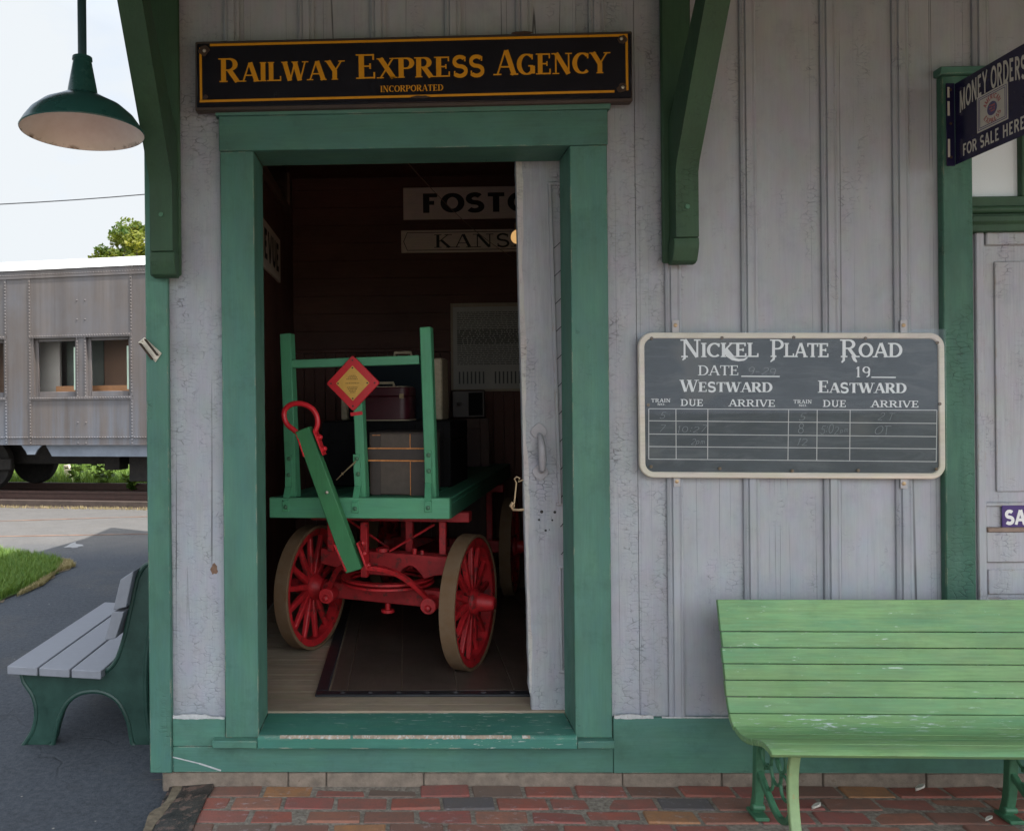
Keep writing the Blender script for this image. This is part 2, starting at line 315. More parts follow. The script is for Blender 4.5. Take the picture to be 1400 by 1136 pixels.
# ---------------------------------------------------------------- mesh builders
class MB:
    def __init__(s): s.v = []; s.f = []; s.a = []; s.p = []
    def add(s, verts, faces, a=0.0):
        k = len(s.v); s.p.append((k, len(s.f))); s.v += [tuple(p) for p in verts]; s.f += [tuple(k + i for i in f) for f in faces]; s.a += [a] * len(faces); return s
    def box(s, x0, x1, y0, y1, z0, z1, a=0.0):
        x0, x1 = min(x0, x1), max(x0, x1); y0, y1 = min(y0, y1), max(y0, y1); z0, z1 = min(z0, z1), max(z0, z1)
        return s.add([(x0, y0, z0), (x1, y0, z0), (x1, y1, z0), (x0, y1, z0), (x0, y0, z1), (x1, y0, z1), (x1, y1, z1), (x0, y1, z1)],
                     [(0, 3, 2, 1), (4, 5, 6, 7), (0, 1, 5, 4), (1, 2, 6, 5), (2, 3, 7, 6), (3, 0, 4, 7)], a)
    def hexa(s, p, a=0.0):                   # 8 points: bottom ring, top ring
        return s.add(p, [(0, 3, 2, 1), (4, 5, 6, 7), (0, 1, 5, 4), (1, 2, 6, 5), (2, 3, 7, 6), (3, 0, 4, 7)], a)
    def bar(s, p0, p1, w, h, ref=(0, 0, 1), w1=None, h1=None):   # w across, h along ref
        p0, p1 = Vector(p0), Vector(p1); d = (p1 - p0).normalized(); r = Vector(ref); x = d.cross(r).normalized(); y = x.cross(d).normalized()
        w1 = w if w1 is None else w1; h1 = h if h1 is None else h1
        q = lambda c, ww, hh: [c - x * ww / 2 - y * hh / 2, c + x * ww / 2 - y * hh / 2, c + x * ww / 2 + y * hh / 2, c - x * ww / 2 + y * hh / 2]
        return s.hexa(q(p0, w, h) + q(p1, w1, h1))
    def prism(s, pts, axis, d0, d1):         # polygon in the two other axes, extruded along axis
        n = len(pts); mk = {'X': lambda u, v, d: (d, u, v), 'Y': lambda u, v, d: (u, d, v), 'Z': lambda u, v, d: (u, v, d)}[axis]
        vs = [mk(u, v, d0) for u, v in pts] + [mk(u, v, d1) for u, v in pts]
        return s.add(vs, [tuple(range(n)), tuple(reversed(range(n, 2 * n)))] + [(i, i + n, (i + 1) % n + n, (i + 1) % n) for i in range(n)])
    def tube(s, pts, r, n=8, closed=False, cap=True):
        pts = [Vector(p) for p in pts]; k = len(pts); rs = r if hasattr(r, '__len__') else [r] * k; rings = []; prev = None
        for i, p in enumerate(pts):
            a = pts[(i - 1) % k] if closed or i else p; b = pts[(i + 1) % k] if closed or i < k - 1 else p
            t = (b - a).normalized()
            if prev is None: u = t.orthogonal().normalized()
            else: u = (prev - t * prev.dot(t)).normalized()
            prev = u; w = t.cross(u)
            rings.append([p + (u * math.cos(2 * math.pi * j / n) + w * math.sin(2 * math.pi * j / n)) * rs[i] for j in range(n)])
        fs = []
        for i in range(k if closed else k - 1):
            for j in range(n): fs.append((i * n + j, i * n + (j + 1) % n, ((i + 1) % k) * n + (j + 1) % n, ((i + 1) % k) * n + j))
        if cap and not closed: fs += [tuple(reversed(range(n))), tuple((k - 1) * n + j for j in range(n))]
        return s.add([p for rg in rings for p in rg], fs)
    def lathe(s, prof, c, ax=(0, 0, 1), n=40):  # prof: (radius, distance along ax)
        c = Vector(c); ax = Vector(ax).normalized(); u = ax.orthogonal().normalized(); w = ax.cross(u); k = len(prof); vs = []; fs = []
        for r, h in prof:
            for j in range(n): vs.append(c + ax * h + (u * math.cos(2 * math.pi * j / n) + w * math.sin(2 * math.pi * j / n)) * max(r, 1e-4))
        for i in range(k - 1):
            for j in range(n): fs.append((i * n + j, i * n + (j + 1) % n, (i + 1) * n + (j + 1) % n, (i + 1) * n + j))
        return s.add(vs, fs)
    def cyl(s, c, ax, r, h, n=16): return s.lathe([(0, 0), (r, 0), (r, h), (0, h)], c, ax, n)
    def ribbon(s, pts, width, thick):       # solid sheet swept along X-less profile; pts are (left, right) pairs
        return s
    def each(s, name, mat, parent=None, **kw):   # every added piece becomes a mesh of its own
        out = []
        for i, (v0, f0) in enumerate(s.p):
            v1, f1 = s.p[i + 1] if i + 1 < len(s.p) else (len(s.v), len(s.f)); q = MB(); q.add(s.v[v0:v1], [tuple(k - v0 for k in f) for f in s.f[f0:f1]]); out.append(q.build(name, mat, parent, **kw))
        return out
    def xform(s, fn): s.v = [tuple(fn(Vector(p))) for p in s.v]; return s
    def build(s, name, mat, parent=None, bevel=0.0, smooth=True, seg=1, local=False):
        me = bpy.data.meshes.new(name)
        off = Vector((0, 0, 0))
        if parent is not None and not local: off = root_of(parent).location
        me.from_pydata([tuple(Vector(p) - off) for p in s.v], [], s.f); me.validate(); me.update()
        bm = bmesh.new(); bm.from_mesh(me); bmesh.ops.recalc_face_normals(bm, faces=bm.faces); bm.to_mesh(me); bm.free()
        if any(s.a) and len(me.polygons) == len(s.a):
            at = me.attributes.new('rnd', 'FLOAT', 'FACE'); at.data.foreach_set('value', s.a)
        if smooth:
            me.polygons.foreach_set('use_smooth', [True] * len(me.polygons)); me.set_sharp_from_angle(angle=R(38))
        me.materials.append(mat)
        o = bpy.data.objects.new(name, me); COL.objects.link(o)
        if parent is not None: o.parent = parent
        if bevel:
            md = o.modifiers.new('bevel', 'BEVEL'); md.width = bevel; md.segments = seg; md.limit_method = 'ANGLE'; md.angle_limit = R(40)
        return o
def root_of(o):
    while o.parent is not None: o = o.parent
    return o
def tag(o, label=None, cat=None, group=None, kind=None):
    if label: o['label'] = label
    if cat: o['category'] = cat
    if group: o['group'] = group
    if kind: o['kind'] = kind
    return o
def empty(name, loc, label, cat, group=None, rz=0.0):
    o = bpy.data.objects.new(name, None); COL.objects.link(o); o.location = loc; o.rotation_euler = (0, 0, rz); o.empty_display_size = .1
    return tag(o, label, cat, group)
def struct(o, label=None): return tag(o, label, None, None, 'structure')

# ---------------------------------------------------------------- lettering: stroke glyphs
def arc(cx, cy, rx, ry, a0, a1, n=14): return [(cx + rx * math.cos(R(a0 + (a1 - a0) * i / n)), cy + ry * math.sin(R(a0 + (a1 - a0) * i / n))) for i in range(n + 1)]
S_ = arc(.33, .74, .23, .235, 35, 270, 12) + arc(.33, .26, .25, .245, 90, -145, 12)[1:]
GL = {
 'A': (.80, [('t', [(.08, 0), (.38, 1)]), ('T', [(.71, 0), (.41, 1)]), ('t', [(.19, .33), (.60, .33)])], [(.08, 0), (.71, 0)]),
 'B': (.70, [('T', [(.16, 0), (.16, 1)]), ('C', [(.16, .97), (.36, .97)] + arc(.36, .745, .22, .225, 90, -90, 10) + [(.16, .52)]), ('C', [(.36, .52)] + arc(.38, .275, .25, .245, 90, -90, 10) + [(.16, .03)])], [(.12, 0), (.12, 1)]),
 'C': (.76, [('C', arc(.42, .5, .34, .47, 48, 312, 22)), ('t', [(.66, .97), (.66, .72)])], []),
 'D': (.80, [('T', [(.16, 0), (.16, 1)]), ('C', [(.16, .97), (.34, .97)] + arc(.34, .5, .36, .47, 90, -90, 18) + [(.16, .03)])], [(.12, 0), (.12, 1)]),
 'E': (.68, [('T', [(.16, 0), (.16, 1)]), ('t', [(.16, .965), (.58, .965)]), ('t', [(.16, .51), (.46, .51)]), ('t', [(.16, .035), (.60, .035)]), ('s', [(.57, 1), (.57, .76)]), ('s', [(.60, 0), (.60, .26)]), ('s', [(.46, .40), (.46, .62)])], [(.12, 0), (.12, 1)]),
 'F': (.64, [('T', [(.16, 0), (.16, 1)]), ('t', [(.16, .965), (.58, .965)]), ('t', [(.16, .51), (.46, .51)]), ('s', [(.57, 1), (.57, .76)]), ('s', [(.46, .40), (.46, .62)])], [(.16, 0), (.12, 1)]),
 'G': (.82, [('C', arc(.42, .5, .34, .47, 48, 330, 22)), ('T', [(.68, .05), (.68, .42)]), ('t', [(.48, .42), (.70, .42)]), ('s', [(.66, .97), (.66, .72)])], []),
 'H': (.86, [('T', [(.17, 0), (.17, 1)]), ('T', [(.69, 0), (.69, 1)]), ('t', [(.17, .5), (.69, .5)])], [(.17, 0), (.17, 1), (.69, 0), (.69, 1)]),
 'I': (.36, [('T', [(.18, 0), (.18, 1)])], [(.18, 0), (.18, 1)]),
 'K': (.80, [('T', [(.16, 0), (.16, 1)]), ('t', [(.20, .44), (.64, 1)]), ('T', [(.32, .56), (.70, 0)])], [(.16, 0), (.16, 1), (.64, 1), (.70, 0)]),
 'L': (.66, [('T', [(.16, 0), (.16, 1)]), ('t', [(.16, .035), (.60, .035)]), ('s', [(.60, 0), (.60, .26)])], [(.12, 0), (.16, 1)]),
 'M': (1.0, [('t', [(.14, 0), (.16, 1)]), ('T', [(.18, 1), (.48, .05)]), ('t', [(.50, .05), (.80, 1)]), ('T', [(.84, 0), (.83, 1)])], [(.14, 0), (.12, 1), (.86, 1), (.84, 0)]),
 'N': (.86, [('t', [(.14, 0), (.14, 1)]), ('T', [(.15, 1), (.70, 0)]), ('t', [(.71, 0), (.71, 1)])], [(.14, 0), (.10, 1), (.71, 1)]),
 'O': (.82, [('C', arc(.41, .5, .33, .47, 0, 360, 30))], []),
 'P': (.70, [('T', [(.16, 0), (.16, 1)]), ('C', [(.16, .97), (.36, .97)] + arc(.36, .72, .25, .25, 90, -90, 12) + [(.16, .47)])], [(.16, 0), (.12, 1)]),
 'R': (.80, [('T', [(.16, 0), (.16, 1)]), ('C', [(.16, .97), (.36, .97)] + arc(.36, .735, .24, .235, 90, -90, 12) + [(.16, .50)]), ('T', [(.38, .50), (.68, 0)])], [(.16, 0), (.12, 1), (.72, 0)]),
 'S': (.66, [('C', S_), ('s', [(.54, .97), (.54, .74)]), ('s', [(.11, .03), (.11, .27)])], []),
 'T': (.74, [('T', [(.37, 0), (.37, 1)]), ('t', [(.06, .965), (.68, .965)]), ('s', [(.06, 1), (.06, .74)]), ('s', [(.68, 1), (.68, .74)])], [(.37, 0)]),
 'U': (.82, [('T', [(.17, 1), (.17, .34)]), ('C', [(.17, .36)] + arc(.41, .33, .24, .30, 180, 360, 14)), ('t', [(.65, .33), (.65, 1)])], [(.17, 1), (.65, 1)]),
 'V': (.78, [('T', [(.08, 1), (.38, 0)]), ('t', [(.70, 1), (.40, 0)])], [(.08, 1), (.70, 1)]),
 'W': (1.16, [('T', [(.09, 1), (.34, 0)]), ('t', [(.36, 0), (.58, .98)]), ('T', [(.57, .98), (.80, 0)]), ('t', [(.82, 0), (1.06, 1)])], [(.09, 1), (.57, 1), (1.06, 1)]),
 'X': (.80, [('T', [(.12, 1), (.68, 0)]), ('t', [(.66, 1), (.12, 0)])], [(.12, 1), (.66, 1), (.12, 0), (.68, 0)]),
 'Y': (.80, [('T', [(.09, 1), (.40, .46)]), ('t', [(.72, 1), (.41, .46)]), ('T', [(.40, 0), (.40, .5)])], [(.09, 1), (.72, 1), (.40, 0)]),
 '0': (.66, [('C', arc(.33, .5, .25, .47, 0, 360, 26))], []),
 '1': (.44, [('T', [(.22, 0), (.22, 1)]), ('t', [(.22, .98), (.08, .80)])], [(.22, 0)]),
 '2': (.64, [('C', arc(.32, .72, .23, .25, 160, -40, 12) + [(.10, .05)]), ('t', [(.10, .04), (.58, .04)])], []),
 '5': (.64, [('t', [(.54, .96), (.18, .96)]), ('t', [(.18, .96), (.15, .55)]), ('C', [(.15, .55)] + arc(.32, .30, .24, .27, 120, -150, 14))], []),
 '7': (.6, [('t', [(.08, .96), (.54, .96)]), ('t', [(.54, .96), (.22, 0)])], []),
 '8': (.64, [('C', arc(.32, .74, .20, .23, 0, 360, 20)), ('C', arc(.32, .27, .24, .24, 0, 360, 20))], []),
 '9': (.66, [('C', arc(.33, .70, .23, .27, 0, 360, 22)), ('C', [(.56, .70), (.54, .40)] + arc(.30, .30, .24, .27, 10, -80, 8))], []),
 '.': (.28, [('T', [(.12, 0), (.12, .14)])], []), ':': (.28, [('T', [(.12, .15), (.12, .29)]), ('T', [(.12, .6), (.12, .74)])], []), '-': (.5, [('t', [(.08, .45), (.42, .45)])], []),
 ' ': (.42, [], []),
 'o': (.6, [('C', arc(.28, .28, .2, .28, 0, 360, 16))], []), 'm': (.8, [('t', [(.1, 0), (.1, .5)]), ('t', [(.1, .4), (.22, .5), (.34, .42), (.34, 0)]), ('t', [(.34, .42), (.48, .5), (.6, .42), (.6, 0)])], []), 'p': (.6, [('t', [(.1, -.3), (.1, .5)]), ('C', arc(.28, .25, .18, .25, 0, 360, 14))], []),
}
STY = {  # thick, thin, serif length, serif thickness
 'serif': (.185, .062, .30, .055), 'slab': (.15, .085, .30, .075), 'roman': (.13, .065, .26, .05), 'sans': (.19, .165, 0, 0), 'heavy': (.24, .20, 0, 0), 'chalk': (.05, .045, 0, 0), 'wide': (.14, .05, .34, .05)}
def strip(pts, widths):
    n = len(pts); L = []; Rr = []
    closed = (Vector(pts[0]) - Vector(pts[-1])).length < 1e-6
    for i in range(n):
        p = Vector(pts[i]); a = Vector(pts[i - 1]) if i else (Vector(pts[-2]) if closed else p); b = Vector(pts[i + 1]) if i < n - 1 else (Vector(pts[1]) if closed else p)
        d0 = (p - a).normalized() if (p - a).length > 1e-9 else None; d1 = (b - p).normalized() if (b - p).length > 1e-9 else None
        d = ((d0 or d1) + (d1 or d0)).normalized(); nn = Vector((-d.y, d.x)); k = 1.0
        if d0 and d1: k = 1 / max(.6, nn.dot(Vector((-d0.y, d0.x))))
        L.append(p + nn * widths[i] / 2 * k); Rr.append(p - nn * widths[i] / 2 * k)
    return L, Rr
def glyphs(text, style, small=None, gap=.06):
    """-> list of (left pts, right pts) in em units (cap height 1) and total width"""
    T, t, sl, st = STY[style]; x = 0.0; out = []; first = True; pend = True
    for ch in text:
        g = GL.get(ch) or GL[ch.upper()]; k = 1.0
        if small and ch != ' ':
            k = 1.0 if pend else small; pend = False
        if ch == ' ': pend = True
        TT, tt = (T / k) * (k * .35 + .65), (t / k) * (k * .35 + .65)
        for kind, pts in g[1]:
            if kind == 's' and not sl: continue
            if ch in 'C' and kind == 't' and not sl: continue
            if kind == 'T': w = [TT] * len(pts)
            elif kind == 't': w = [tt] * len(pts)
            elif kind == 's': w = [st * 1.1] * len(pts)
            else:
                w = []
                for i in range(len(pts)):
                    a = Vector(pts[max(0, i - 1)]); b = Vector(pts[min(len(pts) - 1, i + 1)]); d = (b - a).normalized()
                    v = abs(d.y) if ch != 'S' else abs(d.x)*.55+.25*abs(d.y)+.3; w.append(tt + (TT - tt) * min(1, v) ** 1.3)
            # keep heavy strokes inside the cap height
            lo = .5 * (max(w) if kind == 'C' else tt)
            if kind == 'C': pts = [(px, .5 + (py - .5) * (1 - max(0, tt - .06))) for px, py in pts]
            if kind == 't' : pts = [(px, min(max(py, tt / 2), 1 - tt / 2)) if abs(pts[0][1] - pts[-1][1]) < .01 else (px, py) for px, py in pts]
            l, r = strip(pts, w)
            out.append(([(x + p.x * k, p.y * k) for p in l], [(x + p.x * k, p.y * k) for p in r]))
        if sl:
            for sx, sy in g[2]:
                y = st / 2 if sy < .5 else 1 - st / 2
                l, r = strip([(sx - sl / 2, y), (sx + sl / 2, y)], [st, st])
                out.append(([(x + p.x * k, p.y * k) for p in l], [(x + p.x * k, p.y * k) for p in r]))
        if style == 'chalk':
            m0 = len(out) - len(g[1]); dy_, sk_, sc_ = random.uniform(-.10, .10), random.uniform(.08, .32), random.uniform(.85, 1.1)
            for q in range(m0, len(out)): out[q] = tuple([(a_ + b_ * sk_, b_ * sc_ + dy_) for a_, b_ in side] for side in out[q])
        x += g[0] * k + (gap if ch != ' ' else 0)
    return out, x - gap
def letters(mb, text, o, ex, width, height, nrm, style='serif', small=None, gap=.06, lift=.0006, lower=None):
    """lay text on a plane: o = baseline start, ex = direction of reading, nrm = towards the reader"""
    o = Vector(o); ex = Vector(ex).normalized(); nrm = Vector(nrm).normalized(); ey = nrm.cross(ex).normalized()
    gl, w = glyphs(text, style, small, gap); sx = width / w
    for i, (l, r) in enumerate(gl):
        q = lambda p: o + ex * (p[0] * sx) + ey * (p[1] * height) + nrm * (lift + (i % 5) * .00012)
        n = len(l); vs = [q(p) for p in l] + [q(p) for p in r]
        mb.add(vs, [(k, k + 1, n + k + 1, n + k) for k in range(n - 1)])
def ltext(mb, text, x0, x1, ybase, ytop, Y, style, small=None, gap=.06, lift=.0006, ybase1=None):
    a = W(x0, ybase, Y); b = W(x1, ybase if ybase1 is None else ybase1, Y); h = (W(x0, ytop, Y) - a).length
    letters(mb, text, a, b - a, (b - a).length, h, (0, -1, 0), style, small, gap, lift)

# ================================================================= ground
def sheet(name, pts, z, mat, axis='Z'):
    mb = MB(); mb.add([(p[0], p[1], z) for p in pts], [tuple(range(len(pts)))]); return mb.build(name, mat, smooth=False)
struct(sheet('ground', [(-300, -120), (300, -120), (300, 420), (-300, 420)], -.055, M_ground))
# the train stands on its own line: a track running slightly askew to the depot
TT0 = G(100, 690, 0.0); tv = (RGT - FWD * .2); TD = Vector((tv.x, tv.y, 0)).normalized(); TNs = Vector((-TD.y, TD.x, 0))  # TNs points away
CARO = Vector((TT0.x, TT0.y, 0))
class Tr(Frame):
    def __init__(s): s.o = CARO; s.x = TD; s.y = TNs; s.yaw = math.atan2(TD.y, TD.x)
TF = Tr()
def tp(s_, n_, z): return CARO + TD * s_ + TNs * n_ + Vector((0, 0, z))
edge = [tp(s_, -.25 + .05 * math.sin(s_ * 2.1) + .04 * math.sin(s_ * 5.3), 0) for s_ in [x * .35 for x in range(-60, 60)]]
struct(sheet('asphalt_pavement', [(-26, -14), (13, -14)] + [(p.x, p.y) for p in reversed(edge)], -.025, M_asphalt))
struct(sheet('track_bed', [tuple(tp(-40, -.6, 0))[:2], tuple(tp(40, -.6, 0))[:2], tuple(tp(40, 3.3, 0))[:2], tuple(tp(-40, 3.3, 0))[:2]], -.045, M_ballast))
# reddish joints across the path, thin sheets
for (a, b, c) in (((-200, 713), (0, 712.5), (210, 706)), ((-200, 733), (0, 733.5), (210, 730))):
    mb = MB(); pts = [G(*q, -.025) for q in (a, b, c)]
    full = []
    for i in range(2):
        for k in range(14): full.append(pts[i].lerp(pts[i + 1], k / 14))
    full.append(pts[2]); n = len(full)
    wv = [.012 + .018 * random.random() for _ in full]
    mb.add([p + TNs * wv[i] + Vector((0, 0, .004)) for i, p in enumerate(full)] + [p - TNs * wv[i] + Vector((0, 0, .004)) for i, p in enumerate(full)], [(k, k + 1, n + k + 1, n + k) for k in range(n - 1)])
    struct(mb.build('path_joint', M_joint, smooth=False))
def blob(name, px, z, mat, jit=.03):
    pts = [G(*q, z) for q in px]; out = []
    for i, p in enumerate(pts):
        q = pts[(i + 1) % len(pts)]
        for k in range(4): out.append(p.lerp(q, k / 4) + Vector((random.uniform(-jit, jit), random.uniform(-jit, jit), 0)))
    mb = MB(); mb.add(out, [tuple(range(len(out)))]); return mb.build(name, mat, smooth=False)
struct(blob('asphalt_patch', [(85, 748), (100, 741), (113, 746), (108, 749)], -.020, M_patch, .03))
struct(blob('dirt_path', [(-60, 838), (2, 822), (38, 806), (62, 794), (80, 784), (103, 776), (98, 770), (70, 768), (40, 772), (-60, 790)], -.019, M_earth, .03))
lawn_px = [(-160, 748), (0, 756), (40, 761), (74, 766), (86, 772), (78, 783), (60, 793), (36, 806), (0, 820), (-160, 880)]
struct(blob('lawn', lawn_px, -.013, M_lawnsoil, .02))
def inside(p, poly):
    c = False; j = len(poly) - 1
    for i in range(len(poly)):
        if (poly[i].y > p.y) != (poly[j].y > p.y) and p.x < (poly[j].x - poly[i].x) * (p.y - poly[i].y) / (poly[j].y - poly[i].y) + poly[i].x: c = not c
        j = i
    return c
def blades(name, poly, n, h0, h1, mat, label, w=.006, z=-.015, lean=.5):
    xs = [p.x for p in poly]; ys = [p.y for p in poly]; mb = MB(); k = 0
    while k < n:
        p = Vector((random.uniform(min(xs), max(xs)), random.uniform(min(ys), max(ys)), z))
        if not inside(p, poly): continue
        k += 1; h = random.uniform(h0, h1); a = random.uniform(0, 6.28); d = Vector((math.cos(a), math.sin(a), 0)); s_ = Vector((-d.y, d.x, 0)) * w * random.uniform(.6, 1.2)
        m = p + d * h * lean * .3 + Vector((0, 0, h * .6)); t = p + d * h * lean + Vector((0, 0, h))
        mb.add([p - s_, p + s_, m + s_ * .7, m - s_ * .7, t], [(0, 1, 2, 3), (3, 2, 4)], random.random())
    return tag(mb.build(name, mat, smooth=False), label, 'grass', None, 'stuff')
lp = [G(*q, -.015) for q in lawn_px]; lp = [p for p in lp]
vis = [p if p.x > -7.2 else Vector((-7.2, p.y, p.z)) for p in lp]
blades('lawn_grass', vis, 26000, .05, .11, M_grass, 'patch of short green lawn grass beside the dark asphalt path', .0035)
blades('dry_grass', [G(*q, -.02) for q in ((20, 818), (60, 800), (80, 782), (104, 775), (95, 768), (70, 768), (78, 783), (58, 795))], 3500, .02, .05, M_straw, 'dry straw coloured grass along the edge of the lawn', .003)
blades('dry_grass', [tp(-6, -.33, 0), tp(3.5, -.33, 0), tp(3.5, -.16, 0), tp(-6, -.20, 0)], 3000, .015, .05, M_straw, 'pale dry grass where the asphalt meets the railway track', .004, -.025)
blades('weeds', [tp(-5, 2.9, 0), tp(4.5, 2.9, 0), tp(4.5, 7.5, 0), tp(-5, 7.5, 0)], 22000, .10, .36, M_weed, 'sunlit green weeds growing behind the rail car', .010, -.05)
# leafy weeds between the rails
def leafy(name, c, h, n, label, group=None):
    mb = MB()
    for i in range(n):
        a = random.uniform(0, 6.28); r = h * .6 * random.random() ** .5; z = h * random.uniform(.25, 1)
        p = Vector(c) + Vector((math.cos(a) * r * z / h, math.sin(a) * r * z / h, z)); s_ = random.uniform(.05, .10)
        u = Vector((random.uniform(-1, 1), random.uniform(-1, 1), random.uniform(-.5, .5))).normalized() * s_; v = Vector((random.uniform(-1, 1), random.uniform(-1, 1), random.uniform(0, .6))).normalized() * s_ * .6
        mb.add([p - u, p + v, p + u, p - v], [(0, 1, 2, 3)], random.random())
    for k in range(4):
        a = random.uniform(0, 6.28); mb.tube([c, (c[0] + math.cos(a) * h * .25, c[1] + math.sin(a) * h * .25, c[2] + h * .8)], .006, 4)
    mb.a += [0.3] * (len(mb.f) - len(mb.a))
    return tag(mb.build(name, M_weed, smooth=False), label, 'weed', group)
wl = ['broad leaved weed beside the pale post behind the rail car', 'broad leaved weed under the middle of the rail car, tallest of the three', 'small leafy weed under the rail car nearest the depot corner']
for (px, py, h, l) in ((107, 668, .62, wl[0]), (142, 672, .52, wl[1]), (180, 674, .34, wl[2])):
    q = G(px, py, -.05); leafy('leafy_weed', (q.x, q.y, -.05), h, 60, l)
q = G(95, 661, -.05)
mb = MB(); mb.bar((q.x, q.y, -.05), (q.x - .05, q.y, .34), .14, .12, (0, 1, 0), .11, .10)
tag(mb.build('stub_post', M_post, bevel=.01), 'short whitewashed wooden post behind the rail car', 'post')

# ----- brick pavement
LEFTX = WX(201, 700, -.03) + .013
BX0 = G(283, 1080).x
mb = MB(); y = -.012; row = 0
while y > -3.4:
    dpt = .098 + random.uniform(-.003, .003); x = BX0 + (-.10 if row % 2 else 0) + random.uniform(-.02, .02)
    xl = BX0 + random.uniform(-.012, .012) - (.0 if y > -.2 else 0)
    while x < 4.6:
        L = .2 + random.uniform(-.006, .006)
        x0, x1 = max(x, xl), x + L - .007
        if x1 - x0 > .03:
            z = random.uniform(-.005, .003); t1, t2 = random.uniform(-.004, .004), random.uniform(-.004, .004); j = lambda: random.uniform(-.004, .004)
            g = .0025
            mb.hexa([(x0 + j(), y - dpt + .0070, -.06), (x1, y - dpt + .0070 + j(), -.06), (x1 + j(), y, -.06), (x0, y, -.06),
                     (x0 + g, y - dpt + .0070 + j() + g, z - t1), (x1 - g + j(), y - dpt + .0070 + g, z + t2), (x1 - g, y - g + j(), z + t1), (x0 + g + j(), y - g, z - t2)], random.uniform(.001, .999))
        x += L + .003
    y -= dpt + .002; row += 1
struct(mb.build('brick_pavement', M_brick, bevel=.006, smooth=True, seg=2))
struct(sheet('joint_bed', [(BX0 - .02, 0.02), (4.6, 0.02), (4.6, -3.42), (BX0 - .02, -3.42)], -.0050, M_sand))
struct(sheet('forecourt', [(BX0 - .02, -3.42), (13, -3.42), (13, -14), (BX0 - .02, -14)], -.010, plain('worn_forecourt', (.20, .145, .105), .9, .2, 2)))
# tarred board that edges the brick
e = [G(237, 1068), G(293, 1070), G(262, 1136), G(198, 1136)]
dirv = ((e[2] - e[1]) + (e[3] - e[0])).normalized()
e[2] = e[1] + dirv * 1.6; e[3] = e[0] + dirv * 1.6
mb = MB()
nseg = 26; prev = None
for k in range(nseg + 1):
    a = e[0].lerp(e[3], k / nseg); b = e[1].lerp(e[2], k / nseg); a.x += random.uniform(-.012, .012); b.x += random.uniform(-.004, .004)
    cur = [(a.x, a.y, -.04), (b.x, b.y, -.04), (b.x, b.y, .006), (a.x, a.y, -.008)]
    if prev: mb.hexa(prev + cur) if False else mb.add(prev + cur, [(0, 1, 5, 4), (1, 2, 6, 5), (2, 3, 7, 6), (3, 0, 4, 7)] + ([(0, 3, 2, 1)] if k == 1 else []) + ([(4, 5, 6, 7)] if k == nseg else []))
    prev = cur
tag(mb.build('edging_board', M_tar), 'flaky tar blackened board laid between the asphalt and the bricks', 'board')
blob_m = blob('dirt_edge', [(203, 1066), (238, 1066), (236, 1076), (222, 1100), (205, 1110), (196, 1136), (206, 1136), (240, 1090), (262, 1069), (225, 1064)], -.004, M_earth, .004); struct(blob_m)
# loose leaves and crumbs of mortar on the bricks
for (px, py, s_, l) in ((1258, 1083, .028, 'pale dry curled leaf standing on the bricks under the green bench'), (1116, 1108, .026, 'small pale dry leaf on the bricks by the bench leg'), (1352, 1124, .02, 'flat scrap of dry leaf on the bricks by the right bench leg')):
    q = G(px, py); mb = MB(); vs = []
    for i in range(5):
        t = i / 4 - .5
        for k in range(3):
            wv = (k - 1) * s_ * .5 * (1 - (2 * t) ** 2 * .8); vs.append((q.x + t * s_ * 1.3 + wv * .4, q.y + wv, .004 + abs(k - 1) * s_ * .5 + s_ * .5 * (t + .5)))
    mb.add(vs, [(i * 3 + k, i * 3 + k + 1, i * 3 + k + 4, i * 3 + k + 3) for i in range(4) for k in range(2)])
    o = tag(mb.build('dry_leaf', M_letter), l, 'leaf'); md = o.modifiers.new('solid', 'SOLIDIFY'); md.thickness = .001

# ================================================================= station building
ST = empty('station_building', (0, 0, 0), 'grey board and batten railway depot with green trim and an open baggage door', 'building')
ZT = 4.25                                   # wall top
XR = 5.2
FLZ = .22; JD = .19                         # room floor height, jamb depth
ox0, ox1 = WX(348, 500), WX(781, 500)       # baggage door opening
oz1 = WZ(565, 201)
zb0, zb1 = WZ(500, 1057, -.03), WZ(270, 982, -.02)   # baseboard
dx0, dx1 = WX(1331, 500), WX(1331, 500) + .98         # second door opening
dz1 = WZ(1320, 122)
bat = sorted([WX(317, 40), WX(419, 40), WX(517, 40), WX(619, 40), WX(716, 40), WX(815, 40), WX(919.5, 400), WX(1021, 100), WX(1131, 100), WX(1229, 100), WX(1338, 30)])
while bat[-1] < XR - .3: bat.append(bat[-1] + .305)
cuts = sorted(set([LEFTX + .01] + bat + [WX(874, 860, 0), ox0 - .03, ox1 + .03, dx0 - .03, dx1 + .03, XR]))
mw, mo = MB(), MB()
for a, b in zip(cuts, cuts[1:]):
    if b - a < .004: continue
    z0 = zb0 + .02; c = (a + b) / 2
    if ox0 - .03 < c < ox1 + .03: z0 = oz1 + .03
    if dx0 - .03 < c < dx1 + .03: z0 = dz1 + .03
    yo = random.uniform(0, .0025)
    tgt = mo if (c < ox0 or ox1 < c < ox1 + .5) else mw
    tgt.box(a + (.0018 if abs(a - WX(874, 860, 0)) < .002 else .0006), b - .0006, yo, .022, z0, ZT)
mw.build('wall', M_wall, ST); mo.build('wall', M_wall_old, ST)
mb = MB()
for x in bat:
    z0 = zb1
    if ox0 - .12 < x < ox1 + .12: z0 = oz1 + .35
    if dx0 - .12 < x < dx1 + .12: z0 = dz1 + .05
    if z0 > ZT: continue
    w = .031
    mb.prism([(x - w, -.0005), (x - w, -.010), (x - w * .72, -.016), (x - w * .45, -.013), (x - w * .38, -.021), (x + w * .38, -.021), (x + w * .45, -.013), (x + w * .72, -.016), (x + w, -.010), (x + w, -.0005)], 'Z', z0, ZT)
